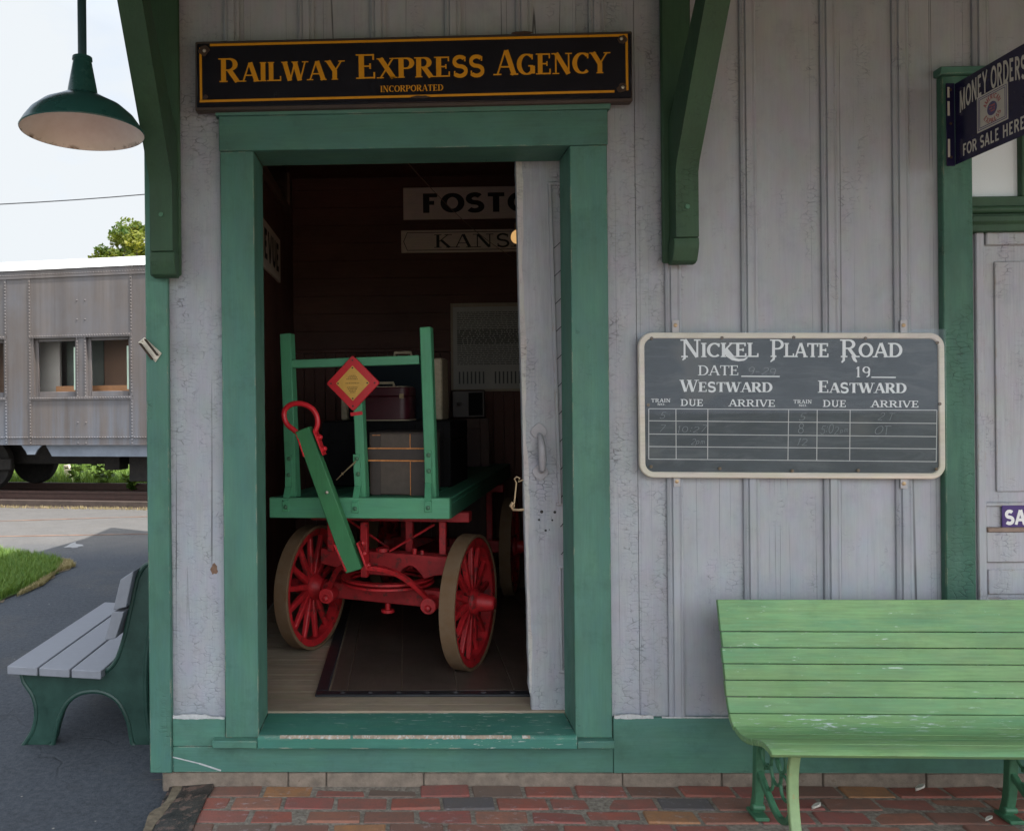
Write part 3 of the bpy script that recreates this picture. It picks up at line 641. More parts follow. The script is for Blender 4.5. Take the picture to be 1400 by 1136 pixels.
mb.each('batten', M_batten, ST)
# corner board, baseboards, apron
mb = MB(); cx1 = WX(231, 600, -.03)
mb.box(LEFTX - .012, cx1, -.030, -.001, zb0, ZT); mb.build('corner_board', M_trim, ST, bevel=.004)
mb = MB(); mb.box(LEFTX - .012, LEFTX + .008, .0, .12, zb0, ZT); mb.build('corner_board', M_trim, ST, bevel=.004)
mb = MB()
sxl, sxr = WX(290, 1016, -.06), WX(841, 1016, -.06); bl1 = WX(308, 1000, -.02); br0 = WX(838.5, 1000, -.02)
zsb = WZ(500, 1023, -.06)
zm = WZ(260, 1020, -.02)
mb.box(cx1 + .001, bl1, -.020, -.0008, zm + .0008, zb1); mb.box(cx1 + .001, br0 - .0015, -.0205, -.0008, zb0, zm - .0008)
zb2 = WZ(900, 981, -.02)
mb.box(br0, XR, -.0215, -.0008, zb0 - .001, zb2)
mb.each('baseboard', M_trimh, ST, bevel=.002)
# side wall, rear and right walls of the depot
mb = MB(); DEP = 5.6
y = .12; k = 0
while y < DEP:
    mb.box(LEFTX, LEFTX + .02, y, min(y + .305, DEP), zb0, ZT + .4 + .30 * min(y, 3.6 - min(y, 3.6) * 0)); y += .3056
mb.box(LEFTX + .02, XR, DEP - .02, DEP, zb0, 3.6); mb.box(XR - .02, XR, .03, DEP - .02, zb0, ZT)
mb.each('side_wall', M_wall, ST)
mb = MB(); mb.box(LEFTX - .012, LEFTX - .0005, .122, DEP, zb0, zb1); mb.each('baseboard', M_trimh, ST, bevel=.002)
# ragged caulk and bare flakes along the paint joints
M_caulk = plain('old_caulk', (.48, .49, .49), .8, .25, 40, bump=.6, rust=(.25, .20, .16), rust_at=.6)
def ragged(x0, x1, z, Y, up, dn, st_=.006, skip=.0):
    mb = MB(); x = x0; T_, B_ = [], []
    u_, d_ = up, dn
    while x < x1:
        u_ += random.uniform(-.3, .3) * up; d_ += random.uniform(-.3, .3) * dn; u_ = min(max(u_, .1 * up), 1.5 * up); d_ = min(max(d_, .1 * dn), 1.5 * dn)
        T_.append((x, z + u_)); B_.append((x, z - d_)); x += st_ * random.uniform(.6, 1.4)
    mb.prism(B_ + T_[::-1], 'Y', Y - .002, Y + .004); return mb.build('caulk_line', M_caulk, ST)
ragged(cx1 + .002, bl1 - .002, zb1 + .003, -.0185, .009, .004)
ragged(br0 + .004, br0 + .16, zb2 + .003, -.0205, .008, .005); ragged(br0 + .19, br0 + .50, zb2 + .002, -.0205, .003, .002)
mb = MB(); a, b = W(236, 1034.5, -.0215), W(302, 1053, -.0215); m_ = a.lerp(b, .55) + Vector((0, 0, .004)); mb.bar((a.x, -.0209, a.z), (m_.x, -.0209, m_.z), .0045, .0012, (0, 1, 0)); mb.bar((m_.x, -.0211, m_.z), (b.x, -.0211, b.z), .006, .0012, (0, 1, 0)); mb.build('paint_scratch', M_caulk, ST)
c_p = W(293, 778, -.001); pts = [(c_p.x + math.cos(k / 12 * 6.283) * .016 * random.uniform(.6, 1.15), c_p.z + math.sin(k / 12 * 6.283) * .026 * random.uniform(.6, 1.15)) for k in range(12)]
mb = MB(); mb.prism(pts, 'Y', -.0012, .002); mb.build('bare_patch', plain('bare_brown_wood', (.20, .12, .08), .9, .4, 60, bump=.5), ST)
# foundation strip of stone blocks
mb = MB(); x = LEFTX + .035
fz = WZ(600, 1057, -.01) + .004
for xe in [WX(395, 1062, -.01), WX(447, 1062, -.01), WX(580, 1062, -.01), WX(852, 1062, -.01), WX(988, 1062, -.01), WX(1126, 1062, -.01), WX(1267, 1062, -.01), 2.6, 3.1, 3.7, 4.4, XR]:
    mb.box(x, xe - .005, -.013 + random.uniform(-.002, .002), .15, -.05, fz); x = xe
mb.each('foundation', M_concrete, ST, bevel=.004)
mb = MB(); mb.box(LEFTX + .03, XR, .0, .12, -.05, fz - .003); mb.box(LEFTX + .03, LEFTX + .15, .151, DEP, -.05, fz - .002); mb.each('foundation', M_sand, ST)
# roof: gable with the eave over the platform
def roofz(y): return 4.2 + .35 * y if y < 1.75 else 4.8125 - .35 * (y - 1.75)
rx0, rx1, ye, yb = -2.0, 6.0, -2.35, 5.85
mb = MB()
for (ya, yb_) in ((ye, 1.75), (1.75, yb)):
    za, zc = roofz(ya), roofz(yb_)
    mb.hexa([(rx0, ya, za), (rx1, ya, za), (rx1, yb_, zc), (rx0, yb_, zc), (rx0, ya, za + .10), (rx1, ya, za + .10), (rx1, yb_, zc + .10), (rx0, yb_, zc + .10)])
mb.build('roof', plain('roof_shingle', (.12, .11, .105), .9, .3, 6), ST)
mb = MB(); mb.box(rx0 + .05, rx1, ye + .02, -.0005, 3.15, 3.17)  # out of view, added low and dark to dim the wall top
mb.build('shading_soffit', M_soffit, ST)
mb = MB(); mb.box(rx0, rx1, ye - .025, ye - .001, 2.86, roofz(ye) + .11); mb.build('shading_fascia', M_trimh, ST, bevel=.004)  # out of view, carried down low to keep skylight off the wall top
# baggage door casing: two jamb boards, head, cap, reveal, sill
cl0, cl1 = WX(303.5, 500, -.03), WX(350.5, 600, -.03); cr0, cr1 = WX(781.5, 500, -.03), WX(832.5, 500, -.03)
zcs = WZ(330, 1008, -.03); zh0, zh1 = WZ(565, 203, -.03), WZ(565, 155, -.03); zc1 = WZ(565, 138, -.04)
mb = MB(); mb.box(cl0, cl1, -.032, -.0008, zcs, zh0 - .0008); mb.build('door_casing', M_trim, ST, bevel=.003)
mb = MB(); mb.box(cr0, cr1, -.032, -.0008, zcs, zh0 - .0008); mb.build('door_casing', M_trim, ST, bevel=.003)
mb = MB(); mb.box(cl0 - .003, cr1 + .003, -.036, -.0008, zh0, zh1); mb.each('door_head', M_trimh, ST, bevel=.003)
mb = MB(); mb.prism([(-.0008, zh1 + .0005), (-.037, zh1 + .0005), (-.042, zh1 + .012), (-.058, zh1 + .022), (-.058, zc1 - .006), (-.04, zc1), (-.0008, zc1 + .004)], 'X', cl0 - .016, cr1 + .014); mb.build('door_cap', M_trimh, ST, bevel=.002)
# reveal boards behind the casing
mb = MB(); mb.box(cl1 - .016, cl1 - .002, .0, JD, FLZ - .01, zh0 + .004); mb.box(cr0 + .002, cr0 + .016, .0, JD, FLZ - .01, zh0 + .004)
mb.each('door_reveal', M_trim, ST, bevel=.002)
mb = MB(); mb.box(cl1 - .002, cr0 + .002, .0, JD - .001, zh0 + .004, zh0 + .02); mb.each('door_reveal', M_trimh, ST, bevel=.002)
zs_f = WZ(560, 1009, -.065); zs_b = WZ(560, 974, JD)
mb = MB(); mb.prism([(-.066, zs_f), (-.066, zsb), (-.0215, zsb - .001), (-.0215, zs_f - .03), (JD, zs_f - .03), (JD, zs_b), (-.058, zs_f + .008)], 'X', cl1 - .0015, cr0 + .0015); mb.build('door_sill', M_sill, ST, bevel=.004, seg=2)
mb = MB(); sl_ = (zs_b - zs_f - .008) / (JD + .058); vs = []
for (t0_, t1_, w0_) in ((.07, .30, .0028), (.3005, .64, .0062), (.6405, .80, .0032), (.83, .86, .0015)):
    F_ = []; x = cl1 + (cr0 - cl1) * t0_; xe = cl1 + (cr0 - cl1) * t1_; w = .001
    while x < xe:
        w = min(max(w + random.uniform(-.0016, .0019), .0008), w0_); ends = min(1, (x - (cl1 + (cr0 - cl1) * t0_)) / .03 + .1, (xe - x) / .03 + .1)
        F_.append((x, w * ends, random.uniform(0, .004) * ends)); x += random.uniform(.004, .011)
    vs = []
    for x, w, d in F_: vs += [(x, -.0672, zs_f + .001 - d), (x, -.0588, zs_f + .0092), (x, -.0588 + w, zs_f + .0092 + sl_ * w)]
    mb.add(vs, [(3 * k + a, 3 * k + 3 + a, 3 * k + 4 + a, 3 * k + 1 + a) for k in range(len(F_) - 1) for a in (0, 1)])
mb.each('bare_patch', plain('bare_sill_wood', (.36, .29, .215), .9, .4, 45, bump=.6, rust=(.46, .45, .41), rust_at=.52), ST, smooth=False)
mb = MB(); mb.box(sxl, cl1 - .003, -.062, -.0008, zsb, zcs - .001); mb.box(cr0 + .003, sxr, -.062, -.0008, zsb, zcs - .001); mb.each('sill_horn', M_trimh, ST, bevel=.003)

# the sliding baggage door, standing half open behind the right casing
YD = JD + .012
def dq(px, py): p = W(px, py, YD); return (p.x, p.z)
mb = MB(); tl, bl_ = dq(704.5, 212), dq(724, 972)
n = 44; lp_, rp_ = [], []
for k in range(n + 1):
    t = k / n; x = tl[0] + (bl_[0] - tl[0]) * t; z = tl[1] + (bl_[1] - tl[1]) * t
    jx = .0006 * math.sin(t * 17) + random.uniform(-.0005, .0005) * (1 + 4 * t ** 4) + (.008 if t > .97 else 0) + (.004 if t < .02 else 0)
    lp_.append((x + jx, z))
slope = (bl_[0] - tl[0]) / (tl[1] - bl_[1])
poly = lp_ + [(cr0 + .55, bl_[1]), (cr0 + .55, tl[1])]
mb.prism(poly, 'Y', YD, YD + .042)
DOOR = mb.build('sliding_door', M_door, ST, bevel=.005, seg=2)
mb = MB(); L_, R_ = [], []
for k in range(61):
    t = k / 60; x = tl[0] + (bl_[0] - tl[0]) * t; z = tl[1] + (bl_[1] - tl[1]) * t; wv = .026 * (1 - .55 * t) + .004 * math.sin(t * 23) + random.uniform(-.003, .003)
    if t < .97: L_.append((x + .0022, z)); R_.append((x + wv, z))
mb.prism(L_ + R_[::-1], 'Y', YD - .0016, YD + .001); mb.build('worn_edge', paint('pale_worn_door_edge', (.52, .50, .48), 'Z', crack=.8, chip=(.30, .22, .16), chip_at=.70, dirt=.5, var=.2, grain=.5, seed=31), DOOR)
# inset panels: recessed fields are laid proud as framed mouldings with diagonal boards between
mb = MB()
def dbar(p0, p1, w, h, y): a, b = dq(*p0), dq(*p1); mb.bar((a[0], y, a[1]), (b[0], y, b[1]), w, h, (0, 1, 0))
dbar((751, 253), (765, 690), .016, .014, YD - .004); dbar((765, 776), (767.5, 916), .012, .012, YD - .004)
dbar((748, 252), (820, 252), .014, .013, YD - .0036); dbar((760, 689), (830, 689), .012, .012, YD - .0036); dbar((762, 775), (830, 774), .012, .012, YD - .0036); dbar((764, 917), (830, 917), .012, .012, YD - .0036)
mb.build('panel_moulding', M_door, DOOR, bevel=.003)
mb = MB(); mw_ = .005
for k in range(12):
    y0 = 340 + k * 38; a, b = dq(757 + (y0 - 340) * .024, y0), dq(800, y0 - 40)
    mb.bar((a[0], YD - .0012, a[1]), (b[0], YD - .0012, b[1]), .003, .0025, (0, 1, 0))
mb.build('diagonal_boarding', M_blk, DOOR)
# door handle: two leaf shaped plates and a grip
mb = MB()
def leafplate(cx, cy, up):
    c = dq(cx, cy); pts = []
    for k in range(20):
        a = k / 20 * 2 * math.pi; r = .036 * (1 - .18 * abs(math.sin(a))) ; x, z = math.cos(a) * r * .95, math.sin(a) * r
        if z * up > 0: x *= max(.05, 1 - (abs(z) / r) ** 2.2 * 1.0); z *= 1.35
        pts.append((c[0] + x, c[1] + z))
    mb.prism(pts, 'Y', YD - .008, YD + .001)
leafplate(736.5, 590, 1); leafplate(738.5, 645, -1)
g0, g1 = dq(737, 594), dq(739, 644)
gp = [(g0[0], YD - .004, g0[1]), (g0[0] + .002, YD - .032, g0[1] - .012), (g0[0] + .004, YD - .046, g0[1] - .05), (g1[0] + .002, YD - .046, g1[1] + .05), (g1[0] + .002, YD - .034, g1[1] + .01), (g1[0], YD - .004, g1[1])]
mb.tube(gp, [.010, .011, .017, .017, .013, .010], 10)
mb.build('handle', plain('painted_handle', (.33, .32, .34), .45, .2, 20, rust=(.20, .16, .13), rust_at=.66), DOOR, bevel=.001)
# bored holes where old hardware was
mb = MB()
for (px, py, r) in ((740.5, 699.5, .007), (758.5, 700, .006), (737, 710.5, .005), (755, 711, .004), (746, 725, .005), (751, 724, .0025)):
    c = dq(px, py); mb.cyl((c[0], YD - .0006, c[1]), (0, 1, 0), r, .0005, 12)
mb.each('screw_hole', M_blk, DOOR)
# hook and eye on the door edge
mb = MB(); hk = [dq(*q) for q in ((718.5, 697), (709, 697.5), (702.5, 697), (699, 692), (702, 687))]
mb.tube([(x, YD + .01, z) for x, z in hk], [.006, .006, .007, .009, .008], 8)
h2 = [dq(*q) for q in ((703, 694), (705.5, 670), (706.5, 660), (703.5, 655), (707, 652), (711, 654), (709, 659), (716, 656))]
mb.tube([(x, YD + .012, z) for x, z in h2], .0035, 7)
mb.build('hook', M_brass, DOOR)

# second door on the right with its green casing and transom light
kx0, kx1 = WX(1289.5, 450, -.03), WX(1331, 450, -.03); kz1 = WZ(1310, 104, -.03)
mb = MB(); mb.box(kx0, kx1, -.034, -.0008, zb2 + .0008, kz1); mb.build('door_casing', M_casing_old, ST, bevel=.004)
mb = MB(); mb.box(dx1 - .002, dx1 + .115, -.034, -.0008, zb2 + .0008, kz1); mb.build('door_casing', M_casing_old, ST, bevel=.004)
mb = MB(); mb.box(kx1 + .0008, dx1 - .003, -.034, -.0008, kz1 - .11, kz1); mb.box(kx0 - .012, dx1 + .127, -.05, -.0008, kz1 + .0008, kz1 + .03); mb.each('door_head', M_trimh, ST, bevel=.003)
YW = .03
zt0, zt1, zt2, zt3 = WZ(1360, 317, -.01), WZ(1360, 296, -.01), WZ(1360, 292, YW), WZ(1360, 270, YW)
mb = MB(); mb.prism([(.06, zt0), (-.018, zt0), (-.018, zt0 + .028), (-.028, zt0 + .036), (-.028, zt1), (.06, zt1)], 'X', kx1 + .0008, dx1 - .003); mb.build('transom_bar', M_bracket, ST, bevel=.003)
wx1 = WX(1392.5, 240, YW)
mb = MB(); mb.box(kx1 + .001, dx1 - .003, .012, .05, zt1 + .001, zt3); mb.tube([(kx1 + .002, .012, (zt2 + zt1) / 2 + .02), (dx1 - .004, .012, (zt2 + zt1) / 2 + .02)], .016, 10)
mb.box(wx1, wx1 + .04, .012, .05, zt3 + .0006, kz1 - .112); mb.box(dx1 - .045, dx1 - .003, .012, .05, zt3 + .0006, kz1 - .112)
mb.build('transom_sash', M_bracket, ST, bevel=.003)
mb = MB(); mb.box(kx1 + .001, dx1 - .004, .032, .034, zt3 - .004, kz1 - .10); mb.build('window_pane', M_glass, ST)
mb = MB(); mb.box(kx1 - .02, dx1 + .02, .037, .040, zt3 - .02, kz1 - .09); mb.build('sky_reflection_panel', M_skyrefl, ST)  # added panel behind the glass, paints in the reflected sky
YB = .02
mb = MB(); mb.box(kx1 + .0015, dx1 - .003, YB, YB + .04, zb2 - .02, zt0 - .001); D2 = mb.build('panelled_door', M_door, ST, bevel=.003)
mb = MB()
def rb(x0, x1, y0_, y1_, p0=.014, Yp=YB):
    mb.box(WX(x0, (y0_ + y1_) / 2, Yp), WX(x1, (y0_ + y1_) / 2, Yp) if x1 < 1450 else dx1 - .006, Yp - p0, Yp - .0006, WZ(1370, y1_, Yp), WZ(1370, y0_, Yp))
rb(1333, 1345, 318, 830); rb(1345.4, 1500, 318, 336); rb(1345.4, 1500, 726, 768); rb(1345.4, 1500, 686, 692, .010); rb(1345.4, 1500, 816, 832)
mb.each('door_stile', M_door, D2, bevel=.004)
mb = MB(); rb(1346, 1500, 720, 726.5, .020); mb.build('ledge_moulding', plain('bare_brown_ledge', (.26, .19, .15), .8, .3, 25), D2, bevel=.003)
mb = MB(); x0 = WX(1358, 360, YB); mb.box(x0, dx1 - .1, YB - .008, YB - .0008, WZ(1370, 672, YB), WZ(1370, 358, YB)); mb.box(WX(1350, 790, YB), dx1 - .06, YB - .007, YB - .0008, WZ(1370, 812, YB), WZ(1370, 778, YB)); mb.each('door_panel', M_door, D2, bevel=.005, seg=2)

# roof brackets with post, corbel and knee brace
def bracket(name, X, pw0, pw1, dn=0.0):
    B = MB(); B.box(pw0, pw1, -.045, -.031 if X < 0 else -.0225, 2.045 - dn, 3.1485); b = B.build(name, M_bracket, ST, bevel=.006)
    w = .043
    z0, z1, z2 = 2.035 - dn, 2.125 - dn, 2.325 - dn
    c = MB(); c.prism([(-.046, z0), (-.046, z1 + .004), (-.115, z1 + .004), (-.118, z1 - .02), (-.112, z1 - .045), (-.095, z0 + .008), (-.075, z0)], 'X', X - w - .006, X + w + .004); c.build('corbel', M_bracket, b, bevel=.003)
    c = MB(); yb_ = -.125
    zz = lambda y_, off: 2.455 + 1.36 * (-y_ - .1) + off
    yt = -.64
    c.prism([(-.046, z1 + .0045), (yb_, z1 + .0045), (yb_, z2 + .05), (yb_ - .015, z2 + .09), (yt, zz(yt, -.04)), (yt - .0, 3.1485), (yt + .07, 3.1485), (-.046, z2 + .26)], 'X', X - w, X + w); c.build('knee_brace', M_bracket, b, bevel=.006)
    c = MB(); c.cyl((X, yb_ - .005, WZ(930, 285, -.1)), (0, 1, 0), .009, .006, 10); c.build('bolt_head', M_iron, b)
bracket('roof_bracket', WX(925, 300, -.0), WX(903.5, 200, -.03), WX(944, 200, -.03))
bracket('roof_bracket', -.928, LEFTX + .012, WX(246.5, 200, -.04), .025)

# interior of the baggage room
IX0, IX1, IY1, IZ1 = -.87, 2.9, 3.25, 3.3
IY0 = JD + .075
mb = MB()
x = IX0
while x < IX1:
    mb.box(x + .0008, min(x + .082, IX1) - .0008, IY1 + random.uniform(0, .002), IY1 + .02, FLZ, 1.92); x += .0826
mb.box(IX0, IX1, IY1 - .012, IY1 + .002, 1.921, 1.95)
mb.build('rear_boarding', M_int, ST, bevel=.003)
mb = MB(); z = 1.951
while z < IZ1: mb.box(IX0, IX1, IY1 + .001, IY1 + .02, z, z + .1385); z += .1392
mb.build('rear_boarding', M_inth, ST, bevel=.002)
mb = MB(); mb.box(IX0 - .02, IX0, .05, IY1 + .02, FLZ, IZ1); mb.box(IX1, IX1 + .02, .05, IY1 + .02, FLZ, IZ1); mb.each('room_side_wall', M_int, ST)
mb = MB(); mb.box(IX0, IX1, .023, IY1, IZ1, IZ1 + .02); mb.build('room_ceiling', M_inth, ST)
mb = MB(); mb.box(IX0, cl1 - .017, .023, .05, FLZ, IZ1); mb.box(cr0 + .6, IX1, .06, .26, FLZ, IZ1); mb.box(cr0 + .017, cr0 + .6, .023, .05, FLZ, IZ1); mb.box(cl1 - .017, cr0 + .017, .023, .05, zh0 + .03, IZ1); mb.each('room_front_wall', M_int, ST)
mb = MB(); y = JD + .001
for k in range(40):
    mb.box(IX0, IX1, y, min(y + .078, IY1), FLZ - .03, FLZ - .0005 * (k % 3)); y += .0788
    if y > IY1: break
mb.build('room_floor', M_floorw, ST, bevel=.002)
# left wall: high framed panel and a solid blue-grey panel standing in for a dim window
mb = MB(); YA, YBk = 1.05, 2.95
mb.box(IX0 + .001, IX0 + .03, YA, YBk, WZ(396, 290, IY1 - .3) - .04, WZ(396, 290, IY1 - .3) + .03)
mb.box(IX0 + .001, IX0 + .03, YBk - .06, YBk, WZ(396, 290, IY1 - .3) + .0305, IZ1 - .05)
mb.build('high_window_frame', plain('dull_brown_frame', (.16, .10, .07), .6, .2), ST, bevel=.003)
mb = MB(); mb.box(IX0 + .001, IX0 + .012, YA, YBk - .061, WZ(396, 290, IY1 - .3) + .031, IZ1 - .05); mb.build('high_window_pane', plain('dusty_dark_glass', (.035, .05, .055), .2, .3, 4), ST)
mb = MB(); mb.box(IX0 + .001, IX0 + .04, .6, 1.62, FLZ + .001, 2.02); mb.build('side_window_panel', plain('blue_grey_window_panel', (.08, .11, .15), .4, .2, 3), ST, bevel=.004)

# ================================================================= signs on the depot
# express agency sign above the door
YS = -.075
s0, s1 = W(266, 151, YS), W(866, 138, YS); t0 = W(266, 56, YS); t1 = W(865, 41.5, YS)
SG = empty('agency_sign', (s0.x, YS, s0.z), 'long black enamel sign with yellow lettering over the open baggage door', 'sign')
mb = MB(); pf = lambda p, y: (p.x, y, p.z)
mb.hexa([pf(s0, YS + .008), pf(s1, YS + .008), pf(s1, -.026), pf(s0, -.026), pf(t0, YS + .008), pf(t1, YS + .008), pf(t1, -.026), pf(t0, -.026)]); mb.build('sign_frame', M_signwood, SG, bevel=.004)
a0, a1, b0, b1 = W(269, 147, YS), W(863.5, 134, YS), W(269, 60, YS), W(863, 46, YS)
mb = MB(); mb.hexa([pf(a0, YS), pf(a1, YS), pf(a1, YS + .007), pf(a0, YS + .007), pf(b0, YS), pf(b1, YS), pf(b1, YS + .007), pf(b0, YS + .007)]); mb.build('enamel_plate', M_enamel, SG, bevel=.002)
mb = MB()
def sline(p0, p1, w):
    a, b = W(*p0, YS), W(*p1, YS); d = (b - a).normalized(); n = Vector((-d.z, 0, d.x)) * w / 2
    mb.add([a - n + Vector((0, -.0008, 0)), b - n + Vector((0, -.0008, 0)), b + n + Vector((0, -.0008, 0)), a + n + Vector((0, -.0008, 0))], [(0, 1, 2, 3)])
sline((287, 62.3), (858, 48.6), .0095); sline((273, 139), (840, 125.4), .0095)
mb2 = mb; sline((274.2, 66), (275, 137), .0095); sline((856.5, 50.3), (857.5, 124), .0095)
mb.build('border_line', M_yellow, SG)
mb = MB()
ltext(mb, 'RAILWAY', 300, 469.5, 113, 80.5, YS, 'serif', .80, .03, ybase1=109.3)
ltext(mb, 'EXPRESS', 488, 662.5, 108.5, 75, YS, 'serif', .82, .03, ybase1=104.2)
ltext(mb, 'AGENCY', 677, 832.5, 103.5, 69.5, YS, 'serif', .84, .03, ybase1=100.5)
ltext(mb, 'INCORPORATED', 520, 606, 126.5, 118, YS, 'serif', None, .05, ybase1=124.3)
mb.build('lettering', M_yellow, SG)
mb = MB()
for (px, py, r) in ((279, 69, .022), (281, 133, .010), (851, 54.5, .018), (850.5, 121, .019), (714, 45.5, .02), (575, 133, .017)):
    c = W(px, py, YS); pts = [(c.x + math.cos(k / 14 * 6.283) * r * random.uniform(.7, 1.2) * (2 if r in (.02, .017) else 1), max(min(c.z + math.sin(k / 14 * 6.283) * r * random.uniform(.7, 1.15) * (.35 if r in (.02, .017) else 1), 9), 0)) for k in range(14)]
    mb.prism(pts, 'Y', YS - .0013, YS + .0006)
mb.each('rust_spot', M_rust, SG)
mb = MB()
for (px, py) in ((279.5, 70), (849.5, 53.5), (851.5, 120)): c = W(px, py, YS); mb.lathe([(.007, 0), (.006, .003), (.0001, .0045)], (c.x, YS - .001, c.z), (0, -1, 0), 10)
mb.each('screw', M_silver, SG)

# train board
YC = -.034
seam_y = 475
CB = empty('train_board', (W(874, 654, YC).x, YC, W(874, 654, YC).z), 'slate train arrival board in a cream rounded frame beside the door', 'chalkboard')
def rrect(x0, x1, z0, z1, r, n=8):
    pts = []
    for (cx, cz, a) in ((x1 - r, z0 + r, -90), (x1 - r, z1 - r, 0), (x0 + r, z1 - r, 90), (x0 + r, z0 + r, 180)):
        for k in range(n + 1): pts.append((cx + r * math.cos(R(a + 90 * k / n)), cz + r * math.sin(R(a + 90 * k / n))))
    return pts
bx0, bx1 = WX(873.5, 555, YC), WX(1291, 555, YC); bz0, bz1 = (WZ(1082, 653.8, YC)), (WZ(1082, 455, YC))
tilt = .0125                                   # the board hangs a little down to the right
bcx = (bx0 + bx1) / 2
def tiltf(p): return Vector((p.x, p.y, p.z - (p.x - bcx) * tilt))
fw = .0225
op, ip = rrect(bx0, bx1, bz0, bz1, .055), rrect(bx0 + fw, bx1 - fw, bz0 + fw, bz1 - fw, .034)
n = len(op); mb = MB()
vs = [(x, YC - .006, z) for x, z in op] + [(x, YC - .006, z) for x, z in ip] + [(x, YC + .016, z) for x, z in op] + [(x, YC + .016, z) for x, z in ip]
mb.add(vs, [(i, (i + 1) % n, n + (i + 1) % n, n + i) for i in range(n)] + [(2 * n + i, 3 * n + i, 3 * n + (i + 1) % n, 2 * n + (i + 1) % n) for i in range(n)] + [(i, 2 * n + i, 2 * n + (i + 1) % n, (i + 1) % n) for i in range(n)] + [(n + i, n + (i + 1) % n, 3 * n + (i + 1) % n, 3 * n + i) for i in range(n)])
mb.xform(tiltf).build('board_frame', M_cream, CB, bevel=.004, seg=2)
mb = MB(); mb.prism(rrect(bx0 + fw - .003, bx1 - fw + .003, bz0 + fw - .003, bz1 - fw + .003, .035), 'Y', YC + .001, YC + .012); mb.xform(tiltf).build('slate', M_slate, CB)
mb = MB(); a, b = W(874, 585, YC - .0065), W(1291, 588.5, YC - .0065)
mb = MB(); zx = lambda x: 860 + x / 3.0435; zy = lambda y: 430 + y / 3.044
def btext(t, x0, x1, yb_, yt, st, small=None, gap=.06, dy=0): ltext(mb, t, zx(x0), zx(x1), zy(yb_), zy(yt), YC, st, small, gap, .0003, ybase1=zy(yb_ + dy))
btext('NICKEL', 218, 540, 178, 104, 'slab', .80, .0, -1); btext('PLATE', 588, 832, 177, 104, 'slab', .80, .0, 1); btext('ROAD', 880, 1138, 178, 104, 'slab', .80, .03, 0)
btext('DATE', 287, 457, 253, 212, 'roman', None, .0); btext('19', 942, 1005, 261, 217, 'roman', None, .05)
btext('WESTWARD', 213, 596, 321, 272, 'serif', .82, .02, 2); btext('EASTWARD', 787, 1154, 325, 275, 'serif', .82, .02, 2)
btext('TRAIN', 92, 172, 365, 350, 'slab', None, .08); btext('NO.', 118, 152, 378, 369, 'slab', None, .08); btext('TRAIN', 684, 760, 370, 355, 'slab', None, .08); btext('NO.', 706, 742, 383, 374, 'slab', None, .08)
btext('DUE', 215, 308, 380, 352, 'slab', None, .08, 1); btext('ARRIVE', 415, 608, 382, 353, 'slab', None, .06, 2); btext('DUE', 807, 903, 384, 356, 'slab', None, .08, 1); btext('ARRIVE', 1007, 1205, 385, 357, 'slab', None, .06, 2)
def bline(p0, p1, w=.0035):
    a, b = W(zx(p0[0]), zy(p0[1]), YC), W(zx(p1[0]), zy(p1[1]), YC); d = (b - a).normalized(); n_ = Vector((-d.z, 0, d.x)) * w / 2; o_ = Vector((0, -.0002 - .0001 * (len(mb.f) % 3), 0))
    mb.add([a - n_ + o_, b - n_ + o_, b + n_ + o_, a + n_ + o_], [(0, 1, 2, 3)])
bline((467, 257), (627, 258), .0045); bline((1008, 261), (1110, 262), .0045)
# swash tails of the K and the drop strokes of N, P and R
def swash(pts, ws):
    P = [W(zx(x), zy(y), YC) for x, y in pts]; L_, R_ = strip([(p.x, p.z) for p in P], ws); n_ = len(P)
    mb.add([(p.x, YC - .0009, p.y) for p in L_] + [(p.x, YC - .0009, p.y) for p in R_], [(k, k + 1, n_ + k + 1, n_ + k) for k in range(n_ - 1)])
swash([(395, 150), (410, 170), (430, 184), (455, 190), (478, 188), (492, 180)], [.012, .013, .012, .010, .008, .004])
swash([(232, 170), (231, 182), (222, 190)], [.010, .009, .004]); swash([(604, 170), (601, 186), (588, 197)], [.010, .009, .004]); swash([(893, 170), (893, 190), (884, 200)], [.010, .009, .006]); swash([(930, 170), (938, 188), (947, 198)], [.012, .012, .006]); 
mb.build('lettering', M_white, CB)
mb = MB(); colx = [(82, 82), (195, 196), (328, 327), (664, 661), (783, 781), (920, 918), (1281, 1278)]
for yl, yr in ((392, 398), (442, 453), (497, 508), (549, 559), (601, 612)): bline((82, yl), (1280, yr), .003)
for xt, xb in colx: f_ = (xt - 82) / 1198; bline((xt, 392 + 6 * f_), (xb, 601 + 11 * f_), .003)
mb.build('ruled_lines', M_line, CB)
mb = MB()
for (t, x0, x1, y0_, y1_) in (('9-29', 488, 610, 253, 218), ('5', 122, 148, 436, 405), ('7', 120, 145, 488, 458), ('10:27', 196, 318, 490, 462), ('5', 700, 730, 443, 410), ('8', 700, 727, 496, 455), ('5:02', 792, 872, 496, 458), ('pm', 876, 914, 490, 466), ('OT', 1014, 1085, 498, 462), ('12', 692, 742, 547, 516), ('2 T', 1030, 1098, 443, 412), ('2pm', 255, 318, 540, 512)):
    ltext(mb, t, zx(x0), zx(x1), zy(y0_), zy(y1_), YC, 'chalk', None, .05, .0003)
mb.build('chalk_writing', M_chalk, CB)
mb = MB()
for (x, y_) in ((92, 100), (384, 98), (682, 96), (980, 100), (1278, 118), (90, 632), (375, 640), (676, 650), (950, 648), (1275, 642), (1288, 372), (78, 376)):
    c = W(zx(x), zy(y_), YC); mb.lathe([(.007, 0), (.006, .003), (.0001, .004)], (c.x, YC - .0065, c.z), (0, -1, 0), 8)
mb.each('screw', plain('rusty_screw', (.16, .11, .07), .6, .3, 50), CB)
mb = MB()
